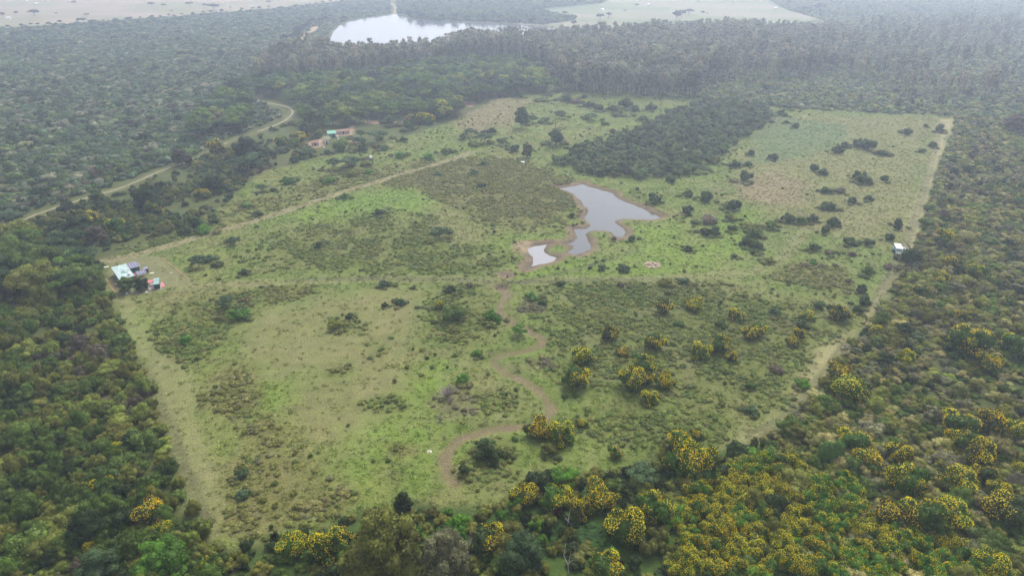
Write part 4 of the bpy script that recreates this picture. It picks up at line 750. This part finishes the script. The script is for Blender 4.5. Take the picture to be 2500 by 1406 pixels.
# far trees in the farmland
FT = [(7, 38, 15, .9), (40, 33, 12, .7), (84, 32, 30, .5), (138, 34, 8, .7), (204, 50, 20, .5), (226, 54, 20, .5), (314, 48, 18, .5), (183, 8, 14, .8), (212, 37, 14, .5), (365, 45, 10, .6), (76, 61, 10, .8), (137, 62, 16, .6), (465, 11, 22, .5), (522, 18, 30, .5), (500, 14, 14, .6), (634, 22, 12, .6),
      (370, 12, 20, .5), (400, 14, 16, .5), (420, 27, 8, .6), (656, 6, 14, .5), (1398, 4, 18, 1.1), (1424, 6, 13, 1.1), (1378, 34, 16, .7), (1465, 43, 20, .8), (1486, 38, 18, .7), (1526, 27, 8, .6), (1650, 42, 26, 1.), (1664, 34, 20, .9), (1682, 30, 24, .6), (1716, 32, 13, .6), (1727, 34, 7, .6), (1555, 14, 14, .5), (1339, 8, 22, .9), (1925, 8, 16, .7), (2000, 20, 34, .6), (1960, 24, 30, .5)]
items = []
for u, v, wpx, hr in FT:
    x, y = G(u, v + wpx * hr * .5); m = mpp(u, v + wpx * hr * .5); items.append(dict(x=x, y=y, w=wpx * m, h=wpx * m * hr, u=u, desc='hazy ' + ('large ' if wpx > 18 else 'small ' if wpx < 13 else '') + 'tree in the farm fields ' + ('at upper left' if u < 900 else 'beyond the lake')))
for grp in set(i['desc'] for i in items):
    li = sorted((i for i in items if i['desc'] == grp), key=lambda i: i['u'])
    for k, i in enumerate(li): i['label'] = i['desc'] + ', ' + (ORD[k] if k else 'first ').strip() + ' of these from the left'
for j, it in enumerate(items):
    q = j % 5; pair('field_tree', (('crown', TREE[q][0]), ('trunk', TREE[q][1])), it['x'], it['y'], (it['w'] / 10, it['w'] / 10, it['h'] / 8.6), j, (0.035, 0.05, 0.03), it['label'], 'tree')
# a hedge line of small trees between forest and fields, and the lake shore trees
for nm, pts, st, sz, lab in (('hedge_tree', ((0, 74), (200, 58), (400, 44), (600, 28), (720, 18), (860, 4)), 16, (.4, .8), 'small dark tree on the line between the left forest and the fields'),
                         ('shore_tree', ((1000, 40), (1040, 49), (1100, 50), (1180, 52), (1250, 56), (1330, 60), (1400, 66)), 14, (.8, 1.35), 'dark tree on the far shore of the lake mirrored in the water'),
                         ('shore_tree', ((700, 105), (770, 68), (800, 58), (812, 62)), 12, (.9, 1.4), 'dark tree on the left shore of the lake')):
    L = smooth_line(poly(*pts), st)
    for j, p in enumerate(L):
        if r.random() < .25: continue
        q = j % 5; s = r.uniform(*sz); x, y = p + r.normal(size=2) * 4; pair(nm, (('crown', TREE[q][0]), ('trunk', TREE[q][1])), x, y, (s, s, s), j, (0.035, 0.052, 0.03), lab, 'tree', lab.replace('dark tree', 'dark trees'), Z1(x, y) + .3)
# ------------------------------------------------------------------ buildings, people, small things
class MB:
    def __init__(s): s.V = []; s.Q = []
    def box(s, x0, x1, y0, y1, z0, z1, dz=0.0, dzx=0.0):
        """box; dz lifts the top at the far side, dzx at the right side"""
        b = len(s.V)
        for z, t in ((z0, 0), (z1, 1)):
            s.V += [(x0, y0, z), (x1, y0, z + dzx * t), (x1, y1, z + (dz + dzx) * t), (x0, y1, z + dz * t)]
        s.Q += [[b + i for i in q] for q in ((0, 3, 2, 1), (4, 5, 6, 7), (0, 1, 5, 4), (1, 2, 6, 5), (2, 3, 7, 6), (3, 0, 4, 7))]; return s
    def sheet(s, x0, x1, y0, y1, z00, z01, th=.05, corr=0, n=1):
        """sloped roof sheet from front height z00 to back height z01, optional ribs along the slope"""
        s_ = (x1 - x0) / n
        for i in range(n):
            a = x0 + i * s_; b = len(s.V); zz = corr * (i % 2)
            for t in (0, th):
                s.V += [(a, y0, z00 + t + zz), (a + s_, y0, z00 + t + zz), (a + s_, y1, z01 + t + zz), (a, y1, z01 + t + zz)]
            s.Q += [[b + i2 for i2 in q] for q in ((0, 3, 2, 1), (4, 5, 6, 7), (0, 1, 5, 4), (1, 2, 6, 5), (2, 3, 7, 6), (3, 0, 4, 7))]
        return s
    def cyl(s, x, y, z0, z1, r0, r1=None, n=14, axis='z'):
        r1 = r0 if r1 is None else r1; b = len(s.V)
        for z, rr in ((z0, r0), (z1, r1)):
            for k in range(n):
                a = 6.2832 * k / n; p, q = rr * math.cos(a), rr * math.sin(a)
                s.V.append((x + p, y + q, z) if axis == 'z' else (x + (z - z0), y + p, z0 + q) if axis == 'x0' else (x + p, y + z, q))
        for k in range(n): s.Q.append([b + k, b + (k + 1) % n, b + n + (k + 1) % n, b + n + k])
        s.V += [(x, y, z0), (x, y, z1)] if axis == 'z' else [(x, y + z0, 0), (x, y + z1, 0)]
        for k in range(n): s.Q += [[b + (k + 1) % n, b + k, b + 2 * n, b + 2 * n], [b + n + k, b + n + (k + 1) % n, b + 2 * n + 1, b + 2 * n + 1]]
        return s
    def build(s, name, mat, parent=None, loc=None, smooth=False):
        me = bpy.data.meshes.new(name); me.from_pydata(s.V, [], [list(dict.fromkeys(q)) for q in s.Q]); me.materials.append(mat)
        if smooth: me.polygons.foreach_set('use_smooth', [True] * len(me.polygons))
        o = bpy.data.objects.new(name, me); C.objects.link(o)
        if parent: o.parent = parent
        if loc: o.location = loc
        return o
def root(name, x, y, rot, label, cat, group=None, z=None):
    o = bpy.data.objects.new(name, None); C.objects.link(o); o.location = (x, y, Z1(x, y) if z is None else z); o.rotation_euler = (0, 0, rot); return tag(o, label, cat, group)
M = dict(teal=plain('teal_wall', (0.045, 0.135, 0.12), .7), dteal=plain('dark_teal', (0.012, 0.055, 0.055), .6), roof=plain('pale_roof_sheet', (0.33, 0.43, 0.42), .5, noise=.28, scale=.5), white=plain('white_paint', (.78, .79, .78), .6, noise=.06), pink=plain('pink_paint', (.55, .16, .19), .8, noise=.25),
    concrete=plain('concrete', (.38, .33, .33), .9, noise=.2), dark=plain('dark_opening', (.02, .022, .026), .4), frame=plain('grey_metal', (.3, .31, .33), .4, .6), pale=plain('pale_slab', (.62, .6, .48), .9), brick=plain('orange_brick', (.42, .22, .14), .9, noise=.3, scale=8),
    carb=plain('car_paint', (.20, .20, .27), .3, .3), rubber=plain('rubber', (.02, .02, .02), .8), roofg=plain('green_roof_sheet', (.14, .36, .27), .5, noise=.15), thatch=plain('mossy_roof', (.17, .17, .09), .95, noise=.3, scale=2), skin=plain('skin', (.22, .12, .08), .6), cloth=plain('white_cloth', (.75, .74, .72), .9), trouser=plain('dark_trousers', (.05, .055, .07), .9),
    greyteal=plain('grey_teal_sheet', (.21, .32, .30), .5, noise=.12), sand=plain('sand', (.33, .25, .18), .95, noise=.3, scale=1.5), rail=plain('cream_paint', (.72, .70, .62), .7))
def solarmat():
    m, nt, b = newmat('solar_cells'); b.inputs['Roughness'].default_value = .18; tc = nt.nodes.new('ShaderNodeTexCoord'); br = nt.nodes.new('ShaderNodeTexBrick')
    br.inputs['Scale'].default_value = 1; br.inputs['Brick Width'].default_value = 1.0; br.inputs['Row Height'].default_value = 1.65; br.offset = 0; br.inputs['Mortar Size'].default_value = .035
    br.inputs['Color1'].default_value = (.10, .10, .17, 1); br.inputs['Color2'].default_value = (.13, .12, .21, 1); br.inputs['Mortar'].default_value = (.55, .55, .62, 1)
    nt.links.new(tc.outputs['Object'], br.inputs['Vector']); nt.links.new(br.outputs['Color'], b.inputs['Base Color']); return m
SOLAR = solarmat(); A = R(39)
hx, hy = -153.1, 243.5
h = root('green_roofed_house', hx, hy, A, 'teal house with a long pale green sheet roof inside the mown yard', 'house')
MB().box(-2.35, 2.35, -6.4, 6.4, 0, 2.9).build('wall', M['teal'], h)
rf = MB().sheet(-2.75, 2.75, -6.9, 6.8, 3.0, 3.25, .07, .03, 22).build('roof', M['roof'], h)
MB().box(-2.78, 2.78, -7.02, -6.91, 2.9, 3.12).build('gutter', M['greyteal'], rf)
MB().cyl(1.3, -5.2, 3.1, 4.1, .62).cyl(1.3, -5.2, 4.1, 4.4, .62, .25).build('water_tank', M['white'], rf, smooth=False)
MB().cyl(-.4, 6.2, 3.2, 4.9, .09).box(-.9, .1, 6.14, 6.26, 4.9, 5.0).build('antenna_pole', M['dark'], rf)
MB().box(-.7, .5, -1.3, -.9, 3.18, 3.3).box(.1, 1.3, -2.1, -1.8, 3.17, 3.28).box(-.3, .6, -.2, 0, 3.2, 3.28).build('roof_pipes', M['dteal'], rf)
for k in range(3):
    wn = MB().box(-2.42, -2.352, -4.6 + k * 3.6, -3.0 + k * 3.6, .9, 2.1).build('window', M['dark'], h); MB().box(-2.46, -2.43, -4.75 + k * 3.6, -2.85 + k * 3.6, .78, .88).build('sill', M['greyteal'], wn)
dr = MB().box(-.6, .5, -6.47, -6.405, 0.02, 2.1).build('door', M['dteal'], h); MB().box(.3, .38, -6.53, -6.475, 1.0, 1.1).build('handle', M['frame'], dr)
MB().box(-2.6, 2.6, -6.6, 6.6, -.1, .12).build('plinth', M['concrete'], h)
# cabin that carries the large solar array
c = root('solar_cabin', -152.9, 251.0, A, 'small teal cabin roofed with a large solar array behind the house', 'cabin')
MB().box(-1.8, 1.8, -1.9, 1.9, 0, 2.0).build('wall', M['teal'], c)
s1 = MB().sheet(-2.0, 2.0, -2.2, 2.2, 2.15, 2.75, .08).build('solar_array', SOLAR, c); MB().box(-2.05, 2.05, -2.29, -2.21, 2.03, 2.15).build('array_frame', M['frame'], s1)
MB().box(-.5, .3, -1.96, -1.905, .02, 1.75).build('door', M['dteal'], c)
def array(x, y, w_, d_, z0, z1, lab):
    a = root('solar_array', x, y, A, lab, 'solar array'); p = MB().sheet(-w_ / 2, w_ / 2, -d_ / 2, d_ / 2, z0, z1, .07).build('panel', SOLAR, a)
    for sx in (-1, 1):
        for sy, zt in ((-1, z0), (1, z1)): MB().box(sx * (w_ / 2 - .2) - .04, sx * (w_ / 2 - .2) + .04, sy * (d_ / 2 - .2) - .04, sy * (d_ / 2 - .2) + .04, -.05, zt + (.04 if sy < 0 else -.03)).build('post', M['frame'], a)
array(-147.5, 246.1, 3.7, 2.7, 1.2, 1.9, 'free-standing solar array between the house and the round tree')
# car
def car(x, y, rot, lab):
    a = root('parked_car', x, y, rot, lab, 'car')
    MB().box(-.85, .85, -2.0, 2.0, .35, .95).box(-.76, .76, -1.9, .7, .95, 1.5, -.06).build('body', M['carb'], a)
    gl = MB().box(-.79, -.765, -1.6, .6, 1.0, 1.38).box(.765, .79, -1.6, .6, 1.0, 1.38).box(-.66, .66, .705, .74, 1.0, 1.36).build('windows', M['dark'], a)
    for sx in (-1, 1):
        for sy in (-1.25, 1.25):
            wmb = MB(); b = 12
            for k in range(b):
                t = 6.2832 * k / b; wmb.V += [(sx * .87 - .1, sy + .34 * math.cos(t), .34 + .34 * math.sin(t)), (sx * .87 + .1, sy + .34 * math.cos(t), .34 + .34 * math.sin(t))]
            wmb.Q = [[2 * k, 2 * k + 1, (2 * k + 3) % (2 * b), (2 * k + 2) % (2 * b)] for k in range(b)] + [list(range(1, 2 * b, 2)), list(range(0, 2 * b, 2))[::-1]]; wmb.build('wheel', M['rubber'], a)
    MB().box(-.6, .6, -2.08, -2.005, .5, 1.3).build('rear_door', M['dark'], a); MB().box(-.22, .22, -2.13, -2.085, .62, .86).build('number_plate', M['white'], a)
    for sx in (-1, 1): MB().box(sx * .62 - .14, sx * .62 + .14, 2.005, 2.05, .6, .78).build('headlight', M['white'], a)
car(-148.1, 250.9, A - .15, 'small grey-blue car parked behind the free-standing solar array')
# little shed with two roof sheets and its pink yard
s = root('small_shed', -136.9, 236.8, R(24), 'small dark teal shed with two roof sheets in front of the yard', 'shed')
MB().box(-.95, .95, -2.5, 2.5, 0, 2.05).build('wall', M['dteal'], s); MB().sheet(-1.05, 1.05, -2.6, .2, 2.1, 2.25, .06).build('roof', M['greyteal'], s); MB().sheet(-1.05, 1.05, .25, 2.65, 2.3, 2.42, .06).build('roof', M['greyteal'], s)
MB().box(-.98, -.955, -1.9, -.9, .3, 1.7).build('shutter', M['teal'], s); MB().box(-1.15, 1.15, -2.9, 2.8, -.08, .1).build('plinth', M['concrete'], s)
s = root('pink_shelter', -139.3, 237.6, R(24), 'low pink-roofed shelter on a grey slab between the tree and the small shed', 'shelter')
MB().sheet(-1.2, 1.1, -.6, 1.6, 1.5, 1.75, .07).build('roof', M['pink'], s)
for px, py in ((-1.1, -.5), (1.0, -.5), (-1.1, 1.5), (1.0, 1.5)): MB().box(px - .05, px + .05, py - .05, py + .05, .1, 1.52 if py < 0 else 1.72).build('post', M['concrete'], s)
MB().box(-1.4, 1.25, -3.6, 1.8, -.06, .1).build('floor_slab', M['concrete'], s); MB().box(-1.3, -1.18, -3.3, 1.5, .1, .7).build('low_wall', M['concrete'], s)
def slab(name, pts, mat, z, lab, cat='paving', th=.06):
    V = [(x, y, z) for x, y in pts] + [(x, y, z + th) for x, y in pts]; n = len(pts); Q = [list(range(n))[::-1], list(range(n, 2 * n))] + [[i, (i + 1) % n, n + (i + 1) % n, n + i] for i in range(n)]
    me = bpy.data.meshes.new(name); me.from_pydata(V, [], Q); me.materials.append(mat); o = bpy.data.objects.new(name, me); C.objects.link(o); return tag(o, lab, cat)
slab('pink_paving', [G(394, 701), G(404, 699), G(397, 690), G(393, 688)], M['pink'], .02, 'pink painted triangle of paving right of the small shed')
slab('pink_paving', [G(278, 693), G(284, 691), G(291, 702), G(286, 706)], M['pink'], .02, 'pink painted paving at the left front corner of the house')
slab('pink_wall', [G(328, 674), G(332, 674), G(332, 679), G(327, 679)], M['pink'], 0, 'bright pink low wall at the right front corner of the house', 'wall', 1.2)
for (u, v, a_, b_, lab) in ((258, 653, 2.1, 1.0, 'pale slab lying left of the house'), (371, 668, 1.5, .8, 'cream slab lying right of the solar arrays'), (323, 713, 1.1, .8, 'white box lying in front of the round trees, right one'), (310, 717, .9, .7, 'white sack lying in front of the round trees, left one'), (358, 714, .6, .5, 'small white stone right of the round trees'), (418, 667, .7, .4, 'small pale stone on the mown yard')):
    x, y = G(u, v); o = MB().box(-a_ / 2, a_ / 2, -b_ / 2, b_ / 2, -.03, .22, .05).build(lab.split()[1] if lab.split()[0] != 'small' else 'stone', M['pale'] if 'white' not in lab else M['white'], None, (x, y, .02)); o.rotation_euler = (0, 0, .5); tag(o, lab, 'slab' if 'slab' in lab else 'debris')
def edging(p, q, lab):
    (x0, y0), (x1, y1) = G(*p), G(*q); L_ = math.hypot(x1 - x0, y1 - y0); mb = MB(); n = int(L_ / .8)
    for k in range(n):
        if k % 11 == 7: continue
        mb.box(k * .8, k * .8 + .72, -.14 + .05 * math.sin(k), .14 + .05 * math.sin(k), -.05, .16 + .06 * math.sin(k * 2.3))
    o = mb.build('brick_edging', M['brick'], None, (x0, y0, 0)); o.rotation_euler = (0, 0, math.atan2(y1 - y0, x1 - x0)); tag(o, lab, 'edging')
edging((395, 628), (460, 683), 'long straight row of orange bricks closing the right side of the yard'); edging((258, 680), (288, 728), 'row of orange bricks along the left side of the yard')
# watch hut on stilts
(x0, y0), (x1, y1) = G(2178, 613, 0), G(2190, 619, 0)
hx, hy = G(2194, 601, 2.9); a = R(-13)
s = root('watch_hut', hx, hy, a, 'white-roofed watch hut on stilts with a row of small windows and a deck', 'hut')
MB().box(-1.1, 1.1, -2.2, 2.2, 1.0, 2.8).build('wall', plain('pale_blue_wall', (.42, .52, .52), .6), s); MB().box(-1.13, 1.13, -2.225, 2.225, .9, .998).build('floor', M['frame'], s)
MB().sheet(-1.3, 1.3, -2.5, .1, 2.86, 2.98, .06).build('roof', M['white'], s); MB().sheet(-1.3, 1.3, .16, 2.6, 3.0, 3.12, .06).build('roof', M['white'], s)
for wx, ww in ((-.75, .34), (-.2, .2), (.15, .2), (.7, .34)): MB().box(wx - ww / 2, wx + ww / 2, -2.25, -2.205, 1.85, 2.35).build('window', M['dark'], s)
MB().box(-1.25, 1.25, -3.6, -2.23, .9, 1.02).build('deck', M['rail'], s)
for px in (-1.0, 1.0):
    for py in (-3.4, -2.0, 2.0): MB().box(px - .07, px + .07, py - .07, py + .07, -.2, .9).build('stilt', M['frame'], s)
MB().box(-2.0, -1.2, -.9, 1.1, 0, 1.6).build('side_cabinet', M['teal'], s)
pa = MB().sheet(1.45, 3.4, -1.6, 1.4, 1.1, 2.1, .06).build('solar_panel', plain('grey_panel', (.36, .35, .42), .3), s); MB().box(1.6, 1.7, 1.0, 1.1, -.1, 1.9).box(3.2, 3.3, 1.0, 1.1, -.1, 1.9).build('panel_stand', M['frame'], pa)
# homestead on bare earth
x, y = G(796, 352); s = root('white_hut', x, y + 2.2, R(15), 'small whitewashed hut with a mossy roof on bare pink earth', 'hut')
MB().box(-1.35, 1.35, -1.5, 3.5, 0, 2.7).build('wall', M['white'], s); MB().sheet(-1.8, 2.6, -2.1, 4.4, 2.8, 3.4, .12, .05, 8).build('roof', M['thatch'], s); MB().box(-.4, .4, -1.56, -1.505, .02, 1.9).build('door', M['dark'], s)
TILE = plain('reddish_tile', (.30, .17, .13), .85, noise=.3, scale=1.2)
for u, v, wx, wy, an, lab in ((836, 329, 9.0, 4.2, 22, 'long low shed with a reddish-brown roof right of the green sheet roof'), (768, 357, 5.0, 3.6, 14, 'low reddish-brown roofed shed left of the whitewashed hut'), (871, 347, 5.4, 3.4, 20, 'low reddish-brown roofed shed among the shrubs at the right of the homestead')):
    x, y = G(u, v); s = root('tiled_shed', x, y + wy * .6, R(an), lab, 'shed'); MB().box(-wx / 2 + .3, wx / 2 - .3, -wy / 2 + .3, wy / 2 - .3, -.05, 1.9).build('wall', M['concrete'], s)
    MB().sheet(-wx / 2, wx / 2, -wy / 2, 0, 1.95, 2.9, .09, .04, int(wx / .5)).build('roof', TILE, s); MB().sheet(-wx / 2, wx / 2, .01, wy / 2, 2.9, 1.95, .09, .04, int(wx / .5)).build('roof', TILE, s); MB().box(-.4, .4, -wy / 2 + .24, -wy / 2 + .295, .02, 1.7).build('door', M['dark'], s)
x, y = G(809, 336); s = root('green_sheet_shed', x, y + 2, R(18), 'open shed with a bright green sheet roof behind the whitewashed hut', 'shed')
MB().box(-2.4, 2.4, -1.6, 2.4, 0, 2.4).build('wall', M['greyteal'], s); MB().sheet(-2.9, 2.9, -2.2, 3.0, 2.5, 3.3, .08, .04, 12).build('roof', M['roofg'], s); MB().box(.4, 1.6, -1.66, -1.605, .02, 2.0).build('door', M['dark'], s)
for j, (u, v, lab) in enumerate(((823, 335, 'white water drum right of the green sheet roof'), (826, 342, 'pale barrel in front of the white drum by the sheds'), (789, 353, 'small white pot beside the whitewashed hut'), (791, 361, 'white bucket on the earth below the whitewashed hut'))):
    x, y = G(u, v); rr = (.7, .5, .35, .45)[j]; o = MB().cyl(0, 0, -.05, rr * 1.7, rr).cyl(0, 0, rr * 1.7, rr * 1.9, rr, rr * .5).build('drum', M['white'], None, (x, y, Z1(x, y))); tag(o, lab, 'drum')
x, y = G(906, 395); s = root('water_tower', x, y, 0, 'white water tank on a dark stand in the shrubs left of the meadow', 'water tank'); MB().cyl(0, 0, 2.2, 3.4, .95, .8).build('tank', M['white'], s)
for px, py in ((-.6, -.6), (.6, -.6), (-.6, .6), (.6, .6)): MB().box(px - .08, px + .08, py - .08, py + .08, -.1, 2.2).build('leg', M['frame'], s)
x, y = G(1276, 397); o = MB().box(-1.2, 1.2, -.5, .5, -.05, .45, .2).build('feed_trough', M['white'], None, (x, y, Z1(x, y) + .02)); tag(o, 'white trough beneath the grey-leaved tree in the far meadow', 'trough')
for j, (u, v, wd, lab) in enumerate(((22, 48, 9, 'white farm hut beside the leftmost big field tree'), (89, 12, 6, 'tiny white farm hut, right of three at far upper left'), (66, 5, 7, 'long white farm shed at the very top left'), (562, 20, 5, 'tiny white hut amid the field bushes left of the lake'), (615, 20, 6, 'tiny white hut on the field left of the lake'),
        (1317, 32, 7, 'white farm hut nearest the far lake shore'), (1470, 27, 9, 'white farm shed in the green fields, second from the left'), (1585, 15, 9, 'white farm hut in the green fields, third from the left'), (1894, 23, 8, 'pale farm hut at the right end of the green fields'), (1484, 42, 7, 'white farm shed under the field tree above the plantation'))):
    x, y = G(u, v); m = mpp(u, v) * wd; s = root('farm_hut', x, y, j * .7, lab, 'hut', z=0); MB().box(-m / 2, m / 2, -m * .35, m * .35, -.2, 2.6).build('wall', M['white'], s)
    g = MB(); g.V = [(-m * .56, -m * .42, 2.5), (m * .56, -m * .42, 2.5), (m * .56, m * .42, 2.5), (-m * .56, m * .42, 2.5), (-m * .56, 0, 4.2), (m * .56, 0, 4.2)]; g.Q = [[0, 1, 5, 4], [2, 3, 4, 5], [0, 4, 3, 3], [1, 2, 5, 5], [3, 2, 1, 0]]; g.build('roof', M['white'], s)
# heap of sand
def heap(u, v, wpx, hh, mat, name, lab, cat):
    x, y = G(u, v); w_ = wpx * mpp(u, v); n = 34; gx_, gy_ = np.meshgrid(np.linspace(-1, 1, n), np.linspace(-1, 1, n)); px, py = gx_.ravel(), gy_.ravel(); rr = np.hypot(px, py) + (fbm(px * 5 + u, py * 5, 1.5, 8, 3) - .5) * .7
    pz = np.clip(1 - rr, 0, 1) ** .7 * hh * (.5 + fbm(px * 6, py * 6, 1, 4, 3)) - .12; i_ = (np.arange(n - 1)[:, None] * n + np.arange(n - 1)[None]).ravel()
    o = bpy.data.objects.new(name, mesh_np(name, np.stack([px * w_ / 2, py * w_ * .42, pz], 1), np.stack([i_, i_ + 1, i_ + n + 1, i_ + n], 1), [mat], True)); C.objects.link(o); o.location = (x, y, Z1(x, y)); tag(o, lab, cat)
heap(1592, 647, 44, 1.5, M['sand'], 'sand_heap', 'low pinkish heap of dug sand on the bright grass right of the ponds', 'sand heap'); heap(1048, 1102, 14, .5, M['pale'], 'stone_heap', 'small pale stone heap on the grass left of the stream end', 'stones')
# two people on the dirt road
def person(x, y, rot, lab, step):
    me = bpy.data.meshes.new('person'); J = [(0, 0, .95), (0, 0, 1.15), (0, 0, 1.38), (0, 0, 1.50), (0, .02, 1.60), (0, .03, 1.72), (.18, 0, 1.40), (.24, .05 * step, 1.12), (.22, .14 * step, .88), (-.18, 0, 1.40), (-.24, -.05 * step, 1.12), (-.22, -.1 * step, .88),
        (.1, 0, .9), (.11, .12 * step, .5), (.11, .1 * step, .08), (.11, .22 * step, .04), (-.1, 0, .9), (-.11, -.1 * step, .5), (-.11, -.22 * step, .09), (-.11, -.08 * step, .04)]
    E = [(0, 1), (1, 2), (2, 3), (3, 4), (4, 5), (2, 6), (6, 7), (7, 8), (2, 9), (9, 10), (10, 11), (0, 12), (12, 13), (13, 14), (14, 15), (0, 16), (16, 17), (17, 18), (18, 19)]
    rad = [.14, .13, .15, .06, .095, .075, .06, .045, .035, .06, .045, .035, .09, .06, .045, .04, .09, .06, .045, .04]
    me.from_pydata(J, E, []); me.materials.append(M['skin'])
    o = bpy.data.objects.new('person', me); C.objects.link(o); o.modifiers.new('skin', 'SKIN'); o.modifiers.new('sub', 'SUBSURF')
    for i, sv in enumerate(me.skin_vertices[0].data): sv.radius = (rad[i], rad[i] * .85); sv.use_root = i == 0
    o.location = (x, y, Z1(x, y) + .06); o.rotation_euler = (0, 0, rot); tag(o, lab, 'person')
    V, Q = tube([(0, 0, .88), (0, 0, 1.1), (0, 0, 1.36), (0, 0, 1.47)], [.2, .18, .21, .1], 12); sh = bpy.data.objects.new('shirt', mesh_np('shirt', V, Q, [M['cloth']], True)); C.objects.link(sh); sh.parent = o
    V, Q = tube([(.1, 0, .95), (.11, .12 * step, .5), (.11, .1 * step, .12)], [.12, .09, .075], 10); V2, Q2 = tube([(-.1, 0, .95), (-.11, -.1 * step, .5), (-.11, -.22 * step, .12)], [.12, .09, .075], 10)
    tr = bpy.data.objects.new('trousers', mesh_np('trousers', np.concatenate([V, V2]), np.concatenate([Q, Q2 + len(V)]), [M['trouser']], True)); C.objects.link(tr); tr.parent = o
x, y = G(641, 314); person(x, y, 2.2, 'person in a white shirt walking on the dirt road, left of two', 1); x, y = G(645, 314); person(x, y, 2.4, 'person in a white shirt walking on the dirt road, right of two', -1)
# ------------------------------------------------------------------ haze: even air in one closed box round everything
hm = bpy.data.materials.new('haze_air'); hm.use_nodes = True; hnt = hm.node_tree; hnt.nodes.remove(hnt.nodes['Principled BSDF'])
pv = hnt.nodes.new('ShaderNodeVolumePrincipled'); pv.inputs['Color'].default_value = (*HAZE_COLOR, 1); pv.inputs['Density'].default_value = HAZE_DENSITY; pv.inputs['Anisotropy'].default_value = 0.5
hnt.links.new(pv.outputs[0], hnt.nodes['Material Output'].inputs['Volume'])
bx = np.array([(a, b, c) for a in (-5600, 5600) for b in (-500, 6400) for c in (-3.2, 124)], float)
hz = bpy.data.objects.new('haze', mesh_np('haze', bx, [[0, 1, 3, 2], [4, 6, 7, 5], [0, 4, 5, 1], [2, 3, 7, 6], [0, 2, 6, 4], [1, 5, 7, 3]], [hm])); C.objects.link(hz); tag(hz, kind='stuff')
